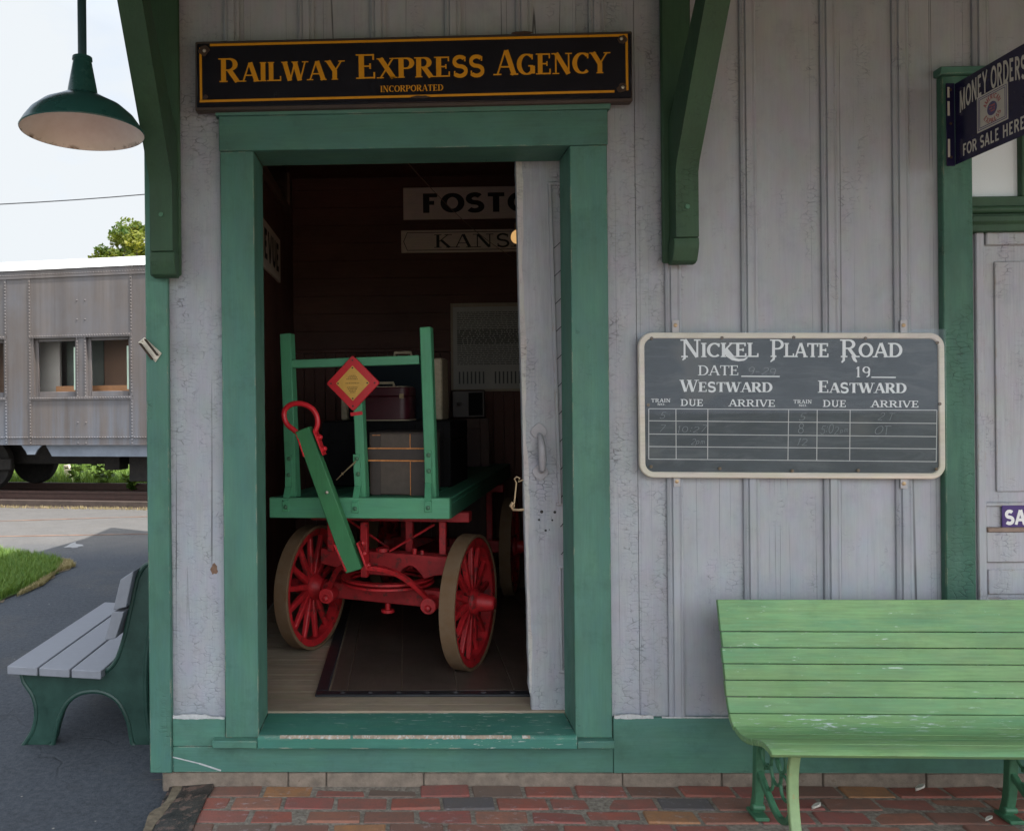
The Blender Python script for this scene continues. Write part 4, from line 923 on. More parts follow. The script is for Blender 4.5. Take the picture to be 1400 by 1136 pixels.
for (x, yc, up) in ((193, 45, 1), (1142, 45, 1), (199, 694, -1), (1143, 703, -1)):
    c = W(zx(x), zy(yc), -.024); mb.box(c.x - .013, c.x + .013, -.0265, -.0225, c.z - (.02 if up < 0 else .045), c.z + (.045 if up < 0 else .02))
mb.each('mounting_tab', plain('painted_tab', (.38, .37, .38), .5, .1, 20), CB, bevel=.001)
mb = MB()
for (x, yc) in ((193, 45), (1142, 45), (199, 694), (1143, 703)): c = W(zx(x), zy(yc), -.026); mb.lathe([(.008, 0), (.007, .003), (.0001, .005)], (c.x, -.0266, c.z), (0, -1, 0), 10)
mb.each('tab_bolt', M_brass, CB)
mb = MB(); p0, p1 = W(874.5, 653.5, YC - .012), W(1293, 450, YC - .012); mb.box(p0.x, p1.x, YC - .0125, YC - .010, p0.z, p1.z); mb.build('acrylic_cover', M_acrylic, CB)

# flange sign standing out from the casing
fl0, fl1 = W(1301, 224.5, -.038), W(1301, 116, -.038)
FS = empty('flange_sign', (WX(1307, 170, -.04), -.04, fl0.z), 'navy enamel money orders sign standing out from the green casing', 'sign')
FX = WX(1306.5, 170, -.042); fzb, fzt = WZ(1306.5, 225.5, -.042), WZ(1306.5, 115, -.042)
FWID = .47; yo = -.040
mb = MB(); mb.prism([(yo, fzb), (yo, fzt), (yo - FWID + .02, fzt), (yo - FWID, fzt - .02), (yo - FWID, fzb + .02), (yo - FWID + .02, fzb)], 'X', FX - .001, FX + .001); mb.build('enamel_plate', M_navy, FS)
mb = MB(); mb.box(FX - .034, FX - .0012, yo, yo + .002, fzb - .004, fzt + .004); mb.build('mounting_flange', M_navy, FS, bevel=.001)
mb = MB()
for (z0, z1) in ((.03, .10), (.19, .245), (.26, .30)): mb.box(FX - .029, FX - .021, yo - .0008, yo - .0001, fzb + z0, fzb + z1)
mb.build('worn_patch', M_letter, FS)
mb = MB()
for z0 in (.03, .16, .29): mb.lathe([(.006, 0), (.005, .002), (.0001, .004)], (FX - .017, yo - .0002, fzb + z0), (0, -1, 0), 8)
mb.each('screw', M_rust, FS)
sd = FX - .0012                                   # face turned to the left (towards the camera)
def fpos(px, py):                                 # pixel on the sign's face plane x = sd
    d = ray(px, py); t = (sd - CAM.x) / d.x; return CAM + d * t
mb = MB()
def ftext(t, p0, p1, ptop, st, gap=.06):
    a, b, c = fpos(*p0), fpos(*p1), fpos(*ptop); letters(mb, t, a, b - a, (b - a).length, (c - a).length, (-1, 0, 0), st, None, gap, .0004)
# arched heading
a, b = fpos(1312, 155.5), fpos(1403, 106.0); hh = (fpos(1312, 127) - fpos(1312, 155.5)).length
gl, gw = glyphs('MONEY ORDERS', 'sans', None, .06); Ls = (b.y - a.y); 
for i, (l, r) in enumerate(gl):
    def q(p):
        u = p[0] / gw; y = a.y + Ls * u; bump = .026 * (1 - (2 * u - 1) ** 2)
        return (sd - .0004 - (i % 5) * .00012, y, a.z + (b.z - a.z) * u * 0 + bump + p[1] * hh * 1.02)
    n_ = len(l); mb.add([q(p) for p in l] + [q(p) for p in r], [(k, k + 1, n_ + k + 1, n_ + k) for k in range(n_ - 1)])
mb.build('lettering', M_letter, FS); mb = MB()
a, b, c = fpos(1316.5, 213.8), fpos(1401.5, 177.5), fpos(1316.5, 197.5); b.z = a.z
letters(mb, 'FOR SALE HERE', a, b - a, (b - a).length, (c - a).length, (-1, 0, 0), 'sans', None, .07, .0004)
mb.build('lettering', M_letter, FS)
l0, l1, l2 = fpos(1336.2, 183), fpos(1378.6, 165), fpos(1336.2, 134)
ly0, ly1, lz0, lz1 = l0.y, l1.y, l0.z, l2.z
mb = MB(); mb.box(sd - .0005, sd, min(ly0, ly1), max(ly0, ly1), lz0, lz1); mb.build('emblem_panel', M_letter, FS)
mb = MB(); ya, yz = max(ly0, ly1), min(ly0, ly1)
for m_ in (.006, .013):
    for (y0_, y1_, z0, z1) in ((ya - m_, yz + m_, lz0 + m_, lz0 + m_ + .0028), (ya - m_, yz + m_, lz1 - m_ - .0028, lz1 - m_), (ya - m_, ya - m_ - .0028, lz0 + m_ + .003, lz1 - m_ - .003), (yz + m_, yz + m_ + .0028, lz0 + m_ + .003, lz1 - m_ - .003)): mb.box(sd - .0010, sd - .0006, y0_, y1_, z0, z1)
mb.build('emblem_border', M_amblue, FS)
cy, cz = (ly0 + ly1) / 2, (lz0 + lz1) / 2
mb = MB(); mb.cyl((sd - .0006, cy, cz), (-1, 0, 0), .025, .0005, 24); GLB = mb.build('globe', M_amblue, FS)
mb = MB()
for (dy_, dz_, w_, h_) in ((-.006, .010, .018, .006), (.006, .001, .016, .005), (-.004, -.009, .020, .005), (.010, .012, .007, .004), (-.012, .0, .006, .006)): mb.box(sd - .0014, sd - .00115, cy + dy_ - w_ / 2, cy + dy_ + w_ / 2, cz + dz_ - h_ / 2, cz + dz_ + h_ / 2)
mb.build('globe_markings', M_amred, GLB)
mb = MB()
def archtext(t, r, a0, a1, h, up):
    gl, gw = glyphs(t, 'heavy', None, .08)
    for i, (l, r_) in enumerate(gl):
        def q(p):
            u = p[0] / gw; an = R(a0 + (a1 - a0) * u); rad = r + (p[1] * h if up else -p[1] * h)
            return (sd - .0007 - (i % 5) * .0001, cy - math.cos(an) * rad * .95, cz + math.sin(an) * rad)
        n_ = len(l); mb.add([q(p) for p in l] + [q(p) for p in r_], [(k, k + 1, n_ + k + 1, n_ + k) for k in range(n_ - 1)])
# reading direction on this face is towards the camera: -y
archtext('AMERICAN', .034, 160, 20, .018, True)
mb.build('emblem_lettering', M_amred, FS); mb = MB()
archtext('EXPRESS', .053, 206, 334, .018, False)
mb.build('emblem_lettering', M_amred, FS)

# purple enamel strip on the second door
YP = YB - .006
p0, p1 = W(1369, 722, YP), W(1369, 690, YP)
SS = empty('door_sign', (p0.x, YP, p0.z), 'small purple enamel sign with white capitals on the grey right-hand door', 'sign')
mb = MB(); mb.box(p0.x, p0.x + .15, YP - .004, YP - .0005, p0.z, p1.z); mb.build('enamel_plate', M_purple, SS, bevel=.002)
mb = MB(); a = W(1374, 717, YP - .0045); b = W(1402.5, 717, YP - .0045); letters(mb, 'SA', a, b - a, (b - a).length, (W(1374, 697, YP - .0045) - a).length, (0, -1, 0), 'heavy', None, .06, .0004); mb.build('lettering', M_white, SS)

# bent steel holder plate on the corner board
mb = MB(); P = [W(*q, -.036) for q in ((188.5, 468), (197.5, 461), (221, 483), (212.5, 495.5))]
o = empty('wall_hook', (P[0].x, -.036, P[3].z), 'bent rusty steel plate screwed askew to the green corner board', 'plate')
mb.hexa([(p.x, -.036, p.z) for p in P] + [(p.x, -.033, p.z) for p in P]); mb.build('back_plate', M_silver, o, bevel=.001)
mb = MB(); c0, c1 = W(196, 467, -.04), W(213, 489, -.04); d = (c1 - c0).normalized(); n_ = Vector((-d.z, 0, d.x)) * .013
mb.bar(c0 + n_ + Vector((0, -.012, 0)), c1 + n_ + Vector((0, -.012, 0)), .004, .022, (0, 1, 0)); mb.bar(c0 - n_ + Vector((0, -.012, 0)), c1 - n_ + Vector((0, -.012, 0)), .004, .022, (0, 1, 0))
mb.build('bent_flange', M_rust, o)
mb = MB()
for q in ((217, 484), (212, 491), (194, 466)): c = W(*q, -.037); mb.lathe([(.005, 0), (.004, .002), (.0001, .003)], (c.x, -.0365, c.z), (0, -1, 0), 8)
mb.each('screw', M_silver, o)

# ================================================================= hanging lamp
LY = -.43; lc = W(113.5, 182, LY); 
LP = empty('pendant_lamp', (lc.x, LY, lc.z), 'dark green enamel dome lamp hanging on a rod at the depot corner', 'lamp')
zr = lc.z; rr_ = (WX(199, 182, LY) - WX(27.5, 182, LY)) / 2 * .935
zt_ = WZ(112, 131, LY); zn0, zn1 = WZ(112, 131, LY), WZ(112, 79, LY)
prof = [(rr_, zr - .0), (rr_ + .002, zr + .004), (rr_ * .95, zr + .026), (rr_ * .84, zr + .058), (rr_ * .66, zr + .09), (rr_ * .45, zr + .112), (rr_ * .33, zr + .126), (rr_ * .29, zn0 - .0), (rr_ * .245, zn0 + .004), (rr_ * .235, zn0 + .02), (rr_ * .155, zn1 - .020), (rr_ * .145, zn1 - .013), (rr_ * .165, zn1 - .010), (rr_ * .16, zn1), (.02, zn1 + .004)]
prof = [(r, z - zr) for r, z in prof]
mb = MB(); mb.lathe(prof, (lc.x, LY, zr), n=56); mb.build('lamp_shade', M_lamp, LP)
mb = MB(); mb.lathe([(rr_ - .001, .0005), (rr_ * .94, .022), (rr_ * .83, .054), (rr_ * .65, .086), (rr_ * .44, .108), (rr_ * .27, .119), (.001, .121)], (lc.x, LY, zr), n=56); mb.build('shade_lining', M_lampin, LP)
mb = MB(); mb.cyl((lc.x, LY, zn1 + .002), (0, 0, 1), .0148, 3.149 - zn1, 14); mb.build('stem', plain('dark_blue_green_rod', (.02, .055, .065), .4, .2, 20), LP)

q0_, q1_, q2_, q3_ = W(188, -14, -.30), W(187, 18, -.30), W(181, 32, -.30), W(179.5, 41, -.30)
mb = MB(); mb.tube([q0_, q1_, q1_.lerp(q2_, .5) + Vector((.004, 0, 0)), q2_, q3_], .0022, 5); tag(mb.build('loose_wire', plain('pale_wire', (.40, .36, .30), .6, .1)), 'short curled pale wire hanging beside the left roof bracket', 'wire')
# ================================================================= benches
# --- long slatted green bench against the wall
BLX = 1.172
bench_yaw = -R(1.2)
GB = empty('slatted_bench', (BLX, 0, 0), 'long light green slatted bench with iron legs against the grey wall', 'bench', rz=bench_yaw)
prof = [(-.150, .762), (-.168, .70), (-.182, .648), (-.200, .58), (-.222, .50), (-.240, .43), (-.262, .383), (-.300, .352), (-.350, .342), (-.42, .352), (-.48, .370), (-.535, .388), (-.585, .393), (-.618, .388), (-.637, .372), (-.642, .352)]
def dense(pts, step=.004):
    P = [Vector(p) for p in pts]; out = []
    for i in range(len(P) - 1):
        a = P[max(0, i - 1)]; b = P[i]; c = P[i + 1]; d = P[min(len(P) - 1, i + 2)]; k = max(2, int((c - b).length / step))
        for j in range(k):
            t = j / k; out.append(.5 * ((2 * b) + (c - a) * t + (2 * a - 5 * b + 4 * c - d) * t * t + (3 * b - a - 3 * c + d) * t ** 3))
    out.append(P[-1]); return out
cv = dense(prof); arcL = [0]
for i in range(1, len(cv)): arcL.append(arcL[-1] + (cv[i] - cv[i - 1]).length)
def at_len(s_):
    s_ = min(max(s_, 0), arcL[-1])
    for i in range(1, len(cv)):
        if arcL[i] >= s_: t = (s_ - arcL[i - 1]) / max(1e-9, arcL[i] - arcL[i - 1]); p = cv[i - 1].lerp(cv[i], t); d = (cv[i] - cv[i - 1]).normalized(); return p, d
    return cv[-1], (cv[-1] - cv[-2]).normalized()
widths = [.112, .055, .055, .055, .055, .055, .052, .052, .052, .05, .052, .052, .060]
gapb = .0022; s_ = 0; BLEN = 2.03; tot = sum(widths) + gapb * len(widths); kk = arcL[-1] / tot
for i, w in enumerate(widths):
    w *= kk; mb = MB(); top, bot = [], []
    for k in range(7):
        p, d = at_len(s_ + (w - gapb * kk) * k / 6); nrm = Vector((-d.y, d.x))
        if nrm.y < -.2 or (abs(nrm.y) <= .2 and nrm.x > 0): nrm = -nrm
        if nrm.x > 0 and nrm.y < .9: nrm = -nrm if nrm.y < 0 else nrm
        nrm = Vector((d.y, -d.x)) if Vector((d.y, -d.x)).dot(Vector((-.5, .6))) > 0 else Vector((-d.y, d.x))
        top.append(p); bot.append(p - nrm * .020)
    ex0 = random.uniform(-.0025, .0025); mb.prism([(p.x, p.y) for p in top] + [(p.x, p.y) for p in reversed(bot)], 'X', ex0, BLEN)
    mb.build('slat', M_bench if i < 6 else M_bench_seat, GB, bevel=.0022, seg=2, local=True, smooth=True); s_ += w
def sweep(mb, pts, ws, x, hw):               # smooth curved bar in the y-z plane
    c = dense(pts, .012); L_, R_ = strip([(p.x, p.y) for p in c], [ws[0] + (ws[-1] - ws[0]) * i / (len(c) - 1) for i in range(len(c))])
    mb.prism([(p.x, p.y) for p in L_] + [(p.x, p.y) for p in reversed(R_)], 'X', x - hw, x + hw)
def benchleg(x):
    mb = MB()
    # curved rail that carries the slats
    P = [at_len(arcL[-1] * t / 22) for t in range(2, 20)]; T = []; B = []
    for p, d in P:
        n_ = Vector((d.y, -d.x)) if Vector((d.y, -d.x)).dot(Vector((-.5, .6))) > 0 else Vector((-d.y, d.x)); T.append(p - n_ * .0205); B.append(p - n_ * .042)
    mb.prism([(p.x, p.y) for p in T] + [(p.x, p.y) for p in reversed(B)], 'X', x - .016, x + .016)
    sweep(mb, [(-.275, .335), (-.268, .27), (-.262, .20), (-.258, .13), (-.250, .07), (-.232, .012)], [.034, .028, .026, .026, .028, .034], x, .016)
    mb.bar((x, -.295, .008), (x, -.205, .008), .05, .014, (0, 0, 1))
    sweep(mb, [(-.262, .175), (-.34, .125), (-.43, .085), (-.50, .105), (-.537, .150)], [.022, .022], x, .010)
    for (c, r, a0, a1) in (((-.33, .262), .043, 0, 360), ((-.41, .235), .040, 0, 360), ((-.35, .185), .035, 20, 330), ((-.45, .29), .036, 0, 360), ((-.48, .205), .034, 0, 360), ((-.41, .31), .024, 0, 360)):
        mb.tube([(x, c[0] + r * math.cos(R(a0 + (a1 - a0) * k / 16)), c[1] + r * 1.2 * math.sin(R(a0 + (a1 - a0) * k / 16))) for k in range(17)], .0065, 6)
    mb.cyl((x - .022, -.255, .035), (1, 0, 0), .012, .044, 10)
    return mb
def frontleg(x):
    mb = MB(); sweep(mb, [(-.560, .358), (-.545, .31), (-.538, .25), (-.540, .19), (-.552, .12), (-.575, .055), (-.612, .006)], [.018, .017, .016, .016, .017, .019, .022], x, .017)
    mb.bar((x, -.60, .006), (x, -.66, .006), .05, .012, (0, 0, 1)); return mb
for x in (.102, .985, 1.88):
    benchleg(x).build('iron_leg', M_iron, GB, bevel=.003, local=True); frontleg(x).build('front_leg', M_iron_pale if x < .5 else M_iron, GB, bevel=.003, local=True)

# --- grey plank bench with green moulded ends on the asphalt
by0 = G(55, 1019, -.025).y + .01
PB = empty('plank_bench', (-1.42, by0, -.025), 'grey plank park bench with dark green moulded ends on the asphalt', 'bench')
fx = lambda px, py, Y: W(px, py, Y)
def ps(px, py): p = W(px, py, by0); return (p.x, p.z)
endp = [(79, 913), (84, 925), (46+2, 0)]
outl = [(28, 912), (142, 918), (150, 914), (160, 900), (170, 870), (178, 835), (188, 790), (200, 772), (216, 772), (214, 800), (206, 850), (200, 900), (199, 940), (201, 980), (206, 1012), (206, 1020), (184, 1020), (179, 1008), (176, 990), (168, 970), (158, 956), (142, 947), (124, 945), (106, 949), (92, 960), (82, 978), (76, 998), (73, 1012), (68, 1020), (33, 1021), (34, 1016), (44, 1000), (49, 980), (48, 962), (42, 946), (32, 932)]
def endframe(Y, name='bench_end'):
    mb = MB(); pts = [ps(*q) for q in outl]; mb.prism(pts, 'Y', Y, Y + .075); e_ = mb.build(name, M_plasg, PB, bevel=.010, seg=3)
    c_ = Vector((sum(p[0] for p in pts) / len(pts), sum(p[1] for p in pts) / len(pts))); q = MB(); dn_ = dense(pts[1:] + [pts[0]], .02)
    q.tube([(p.x, Y + .004, p.y) for p in dn_], .011, 8, closed=True); q.build('raised_edge', M_plasg, e_); return e_
PLEN = 1.16
endframe(by0); endframe(by0 + PLEN - .18)
seat = [((18, 905), (60, 909), (57, 0)), ]
zs = ps(20, 905)[1]
for (x0, x1) in ((17.5, 58), (60.5, 101.5), (104, 144)):
    a, b = ps(x0, 906)[0], ps(x1, 914)[0]; za, zb_ = ps(x0, 905 + (x0 - 18) * .055)[1], ps(x1, 905 + (x1 - 18) * .055)[1]; th = .038
    mb = MB(); y0_, y1_ = by0 - .055, by0 + PLEN
    mb.hexa([(a, y0_, za - th), (b, y0_, zb_ - th), (b, y1_, zb_ - th), (a, y1_, za - th), (a, y0_, za), (b, y0_, zb_), (b, y1_, zb_), (a, y1_, za)]); mb.build('seat_plank', M_plas, PB, bevel=.004, seg=2)
for q in (((149, 871), (159, 832), (175, 832), (164, 868)), ((160, 830), (170, 789), (188, 777), (178, 826))):
    pts = [ps(*p) for p in q]; mb = MB(); mb.prism(pts, 'Y', by0 - .055, by0 + PLEN); mb.build('back_plank', M_plas, PB, bevel=.004, seg=2)

# ================================================================= baggage cart
wl_, wr_ = G(424, 887, FLZ), G(646, 910, FLZ)
axc = (wl_ + wr_) / 2; axd = (wr_ - wl_); ax_yaw = math.atan2(axd.y, axd.x) - R(4.5); track = axd.length
CY = -R(14)
CT = empty('baggage_cart', (axc.x, axc.y, FLZ), 'green wooden baggage cart with red spoked wheels standing inside the doorway', 'cart', rz=CY)
CF = Frame((axc.x, axc.y, FLZ), CY)
YFR = -.33                                     # front face of the deck beam
def cp(px, py, yl): x, z = CF.P(px, py, yl); return x, z      # frame origin z is FLZ so z is local
def cbar(mb, p0, p1, w, h, yl, ref=(0, 1, 0)):  # bar between two pixels in plane yl
    a, b = cp(*p0, yl), cp(*p1, yl); mb.bar((a[0], yl, a[1]), (b[0], yl, b[1]), w, h, ref)
xa, za = cp(368, 680, YFR); xb, zb_ = cp(614.5, 681, YFR); zc_ = cp(368.5, 708, YFR)[1]; zd_ = cp(615, 709.5, YFR)[1]
mb = MB(); mb.hexa([(xa, YFR, zc_), (xb, YFR, zd_), (xb, YFR + .045, zd_), (xa, YFR + .045, zc_), (xa, YFR, za), (xb, YFR, zb_), (xb, YFR + .045, zb_), (xa, YFR + .045, za)]); mb.build('end_beam', M_carth, CT, bevel=.003, local=True)
DL = 2.35; tilt_c = (zb_ - za) / (xb - xa)
def dz(x): return za + (x - xa) * tilt_c
for k in range(8):
    x0 = xa + (xb - xa) * k / 8 + .0015; x1 = xa + (xb - xa) * (k + 1) / 8 - .0015; mb = MB()
    mb.hexa([(x0, YFR + .046, dz(x0) - .028), (x1, YFR + .046, dz(x1) - .028), (x1, YFR + DL, dz(x1) - .028), (x0, YFR + DL, dz(x0) - .028), (x0, YFR + .046, dz(x0) - .004), (x1, YFR + .046, dz(x1) - .004), (x1, YFR + DL, dz(x1) - .004), (x0, YFR + DL, dz(x0) - .004)]); mb.build('deck_plank', M_deck, CT, bevel=.003, local=True)
for (x0, x1) in ((xa, xa + .05), (xb - .05, xb)):
    mb = MB(); mb.hexa([(x0, YFR + .046, zc_ + (x0 - xa) * tilt_c), (x1, YFR + .046, zc_ + (x1 - xa) * tilt_c), (x1, YFR + DL, zc_ + (x1 - xa) * tilt_c), (x0, YFR + DL, zc_ + (x0 - xa) * tilt_c), (x0, YFR + .046, dz(x0) - .029), (x1, YFR + .046, dz(x1) - .029), (x1, YFR + DL, dz(x1) - .029), (x0, YFR + DL, dz(x0) - .029)]); mb.build('side_rail', M_deck, CT, bevel=.003, local=True)
YST = YFR + .05
def stake(pt, pb, w):
    mb = MB(); a, b = cp(*pt, YST), cp(*pb, YST); mb.bar((b[0], YST + .03, b[1]), (a[0], YST + .03, a[1]), w, .06, (0, 1, 0)); return mb.build('stake', M_cart, CT, bevel=.004, local=True)
sw = .054
s1_ = stake((389.5, 456), (398.5, 690), .058); s2_ = stake((488, 535), (495, 690), .046); s3_ = stake((581, 447), (589.5, 690), .054)
mb = MB(); cbar(mb, (397.5, 498), (574, 492), .042, .035, YST + .030); mb.build('top_rail', M_carth, CT, bevel=.003, local=True)
for (p_top, p_mid, p_bot) in (((395, 621), (394.5, 665), (391, 699)), ((487.5, 621), (489.5, 664), (486, 701)), ((585.5, 616), (586, 660), (585.5, 700))):
    st = MB(); a, b, c = cp(*p_top, YST), cp(*p_mid, YST), cp(*p_bot, YFR)
    st.bar((a[0], YST - .003, a[1]), (b[0], YST - .003, b[1]), .034, .006, (0, 1, 0)); st.bar((b[0], YST - .003, b[1]), (c[0], YFR - .004, c[1] + .05), .034, .006, (0, 1, 0)); st.bar((c[0], YFR - .004, c[1] + .05), (c[0], YFR - .004, c[1]), .034, .006, (0, 1, 0))
    so = st.build('strap', M_cart, CT, bevel=.0015, local=True)
    bt = MB()
    for (q, yy) in ((cp(p_top[0] + .5, p_top[1] + 6, YST), YST), (cp(p_mid[0] + .5, p_mid[1] - 16, YST), YST), (cp(p_bot[0], p_bot[1] - 6, YFR), YFR)): bt.lathe([(.0115, 0), (.010, .005), (.0001, .008)], (q[0], yy - .006, q[1]), (0, -1, 0), 10)
    bt.each('bolt', M_iron, so, local=True)
# red band and diamond plaque on the middle stake
mb = MB(); cbar(mb, (479.5, 566.5), (495.5, 564.5), .017, .004, YST - .0015); mb.build('red_band', M_bright, CT, local=True)
c_ = cp(483.5, 524, YST); hd = (cp(519, 524, YST)[0] - cp(448, 524, YST)[0]) / 2
def rdia(h, r, n=5):
    pts = []
    for k in range(4):
        a = 90 * k; ca = Vector((math.cos(R(a)), math.sin(R(a)))) * (h - r * 1.41)
        for j in range(n + 1): an = R(a - 45 + 90 * j / n); pts.append((c_[0] + ca.x + r * math.cos(an), c_[1] + ca.y + r * math.sin(an)))
    return pts
mb = MB(); mb.prism(rdia(hd + .004, .010), 'Y', YST - .014, YST - .002); PQ = mb.build('plaque', M_bright, CT, bevel=.002, local=True)
mb = MB(); mb.prism(rdia(hd * .645, .003), 'Y', YST - .0165, YST - .0142); mb.build('brass_plate', M_gold, PQ, local=True)
mb = MB()
for (dz_, w_) in ((.036, .03), (.028, .045), (.020, .062), (.000, .070), (-.020, .056), (-.028, .048), (-.036, .038), (-.044, .026)):
    x = -w_ / 2
    while x < w_ / 2 - .004: l_ = random.uniform(.004, .010); mb.box(c_[0] + x, c_[0] + min(x + l_, w_ / 2), YST - .0170, YST - .0166, c_[1] + dz_ - .0018, c_[1] + dz_ + .0018); x += l_ + .0025
mb.build('engraved_lines', M_ink, PQ, local=True)
mb = MB()
for (dx_, dz_) in ((0, .07), (0, -.07), (.07, 0), (-.07, 0), (0, .105), (0, -.105), (.105, 0), (-.105, 0)): mb.cyl((c_[0] + dx_ * hd / .125, YST - .0185, c_[1] + dz_ * hd / .125), (0, 1, 0), .004, .004, 8)
mb.build('pin', M_leather, PQ, local=True)
# undercarriage (follows the turned front axle)
ay = ax_yaw - CY                               # steering angle relative to the deck
def steer(mb): m_ = Matrix.Rotation(ay, 4, 'Z'); return mb.xform(lambda p: m_ @ p)
WR = .325
AX = Frame((axc.x, axc.y, FLZ), ax_yaw)
def wheel_at(c, yaw, par, r, name='wheel'):
    m_ = Matrix.Translation(c) @ Matrix.Rotation(yaw, 4, 'Z'); tw = .076
    T = MB(); T.lathe([(r - .016, -tw / 2), (r, -tw / 2), (r, tw / 2), (r - .016, tw / 2), (r - .016, -tw / 2)], (0, 0, 0), (1, 0, 0), 64); T.xform(lambda p: m_ @ p)
    w = T.build(name, M_tread, par, bevel=.003, local=True)
    Rm = MB(); rw = .056; Rm.lathe([(r - .052, -rw / 2), (r - .0165, -rw / 2 - .004), (r - .0165, rw / 2 + .004), (r - .052, rw / 2), (r - .052, -rw / 2)], (0, 0, 0), (1, 0, 0), 56); Rm.xform(lambda p: m_ @ p); Rm.build('rim', M_red, w, bevel=.003, local=True)
    Hb = MB(); Hb.lathe([(.001, -.075), (.046, -.072), (.050, -.05), (.062, -.035), (.066, .0), (.062, .035), (.046, .05), (.042, .085), (.036, .105), (.034, .118), (.026, .128), (.001, .131)], (0, 0, 0), (1, 0, 0), 26); Hb.xform(lambda p: m_ @ p); Hb.build('hub', M_red, w, local=True)
    S = MB()
    for k in range(14):
        a = 2 * math.pi * (k + .3) / 14; d = Vector((0, math.cos(a), math.sin(a))); S.bar(d * .055 + Vector((.004, 0, 0)), d * (r - .05), .034, .030, (1, 0, 0), .026, .024)
    S.xform(lambda p: m_ @ p); S.build('spokes', M_red, w, bevel=.006, local=True, seg=2)
    return w
hx = track / 2
dirx = Vector((math.cos(ay), math.sin(ay), 0))
wheel_at(Vector((0, 0, WR)) - dirx * hx, ay + math.pi, CT, WR); wheel_at(Vector((0, 0, WR)) + dirx * hx, ay, CT, WR)
for sg in (-1, 1): wheel_at(Vector((sg * hx, 1.55, WR)), math.pi if sg < 0 else 0, CT, WR)
mb = MB(); mb.bar((-hx + .09, 0, WR), (hx - .09, 0, WR), .075, .085, (0, 0, 1)); mb.cyl((-hx + .02, 0, WR), (1, 0, 0), .024, .09, 12); mb.cyl((hx - .11, 0, WR), (1, 0, 0), .024, .09, 12); steer(mb).build('front_axle', M_redd, CT, bevel=.006, local=True)
mb = MB(); mb.bar((-hx + .05, 1.55, WR), (hx - .05, 1.55, WR), .075, .085, (0, 0, 1)); mb.build('rear_axle', M_redd, CT, bevel=.006, local=True)
# turntable rings
mb = MB()
for (r_, z) in ((.215, WR + .060), (.215, WR + .082)): mb.lathe([(r_ - .022, z), (r_ + .022, z), (r_ + .022, z + .012), (r_ - .022, z + .012), (r_ - .022, z)], (0, 0, 0), (0, 0, 1), 44)
mb.build('turntable', M_red, CT, bevel=.002, local=True)
# bolster with an arched underside
mb = MB(); b0_, b1_ = -.365, .365; zt__ = WR + .215; zb__ = WR + .098
pts = [(b0_, zt__), (b0_, zb__ + .035), (-.27, zb__ + .02), (-.22, zb__)] + [(-.20 + .1 * (k / 8) * 1.0 + 0, zb__ + .045 * math.sin(math.pi * k / 8)) for k in range(9)] + [(.02, zb__)] + [(.07 + .15 * k / 8, zb__ + .06 * math.sin(math.pi * k / 8)) for k in range(9)] + [(.27, zb__ + .02), (b1_, zb__ + .035), (b1_, zt__)]
mb.prism(pts, 'Y', -.045, .045); steer(mb).build('bolster', M_redd, CT, bevel=.004, local=True)
mb = MB(); zu = zc_ - .004
for (x, y_, w_) in ((-.30, .0, .035), (.29, .0, .035), (.08, .16, .04), (-.09, -.10, .036)):
    mb.bar((x, y_, zt__ - .01 if abs(x) > .2 else WR + .10), (x, y_, zu - .035), w_, w_, (0, 1, 0))
mb.each('riser', M_red, CT, bevel=.003, local=True)
mb = MB(); mb.bar((-.40, .0, zu - .018), (.43, .0, zu - .008), .08, .05, (0, 0, 1)); mb.bar((-.40, 1.55, zu - .02), (.40, 1.55, zu - .02), .08, .05, (0, 0, 1)); mb.bar((-.3, 1.55, WR), (-.3, 1.55, zu - .04), .04, .04, (0, 1, 0)); mb.bar((.3, 1.55, WR), (.3, 1.55, zu - .04), .04, .04, (0, 1, 0)); mb.bar((0, .0, WR + .13), (0, 1.55, WR + .02), .06, .06, (0, 0, 1)); mb.each('cross_bearer', M_redd, CT, bevel=.004, local=True)
mb = MB(); mb.tube([(.02, -.03, zt__ + .005), (.25, -.02, zu - .05)], .006, 6); mb.tube([(-.02, .1, zt__), (-.25, .1, zu - .05)], .006, 6); mb.each('tie_rod', M_red, CT, local=True)
mb = MB(); mb.cyl((-.02, -.015, zt__), (0, 0, 1), .035, .018, 14); mb.cyl((.16, -.02, zt__), (0, 0, 1), .012, .028, 10); mb.cyl((.20, -.02, zt__), (0, 0, 1), .010, .02, 8); mb.cyl((0, 0, WR - .09), (0, 0, 1), .014, .06, 10); mb.cyl((0, 0, WR - .095), (0, 0, 1), .034, .014, 14); steer(mb).each('bolt', M_red, CT, local=True)
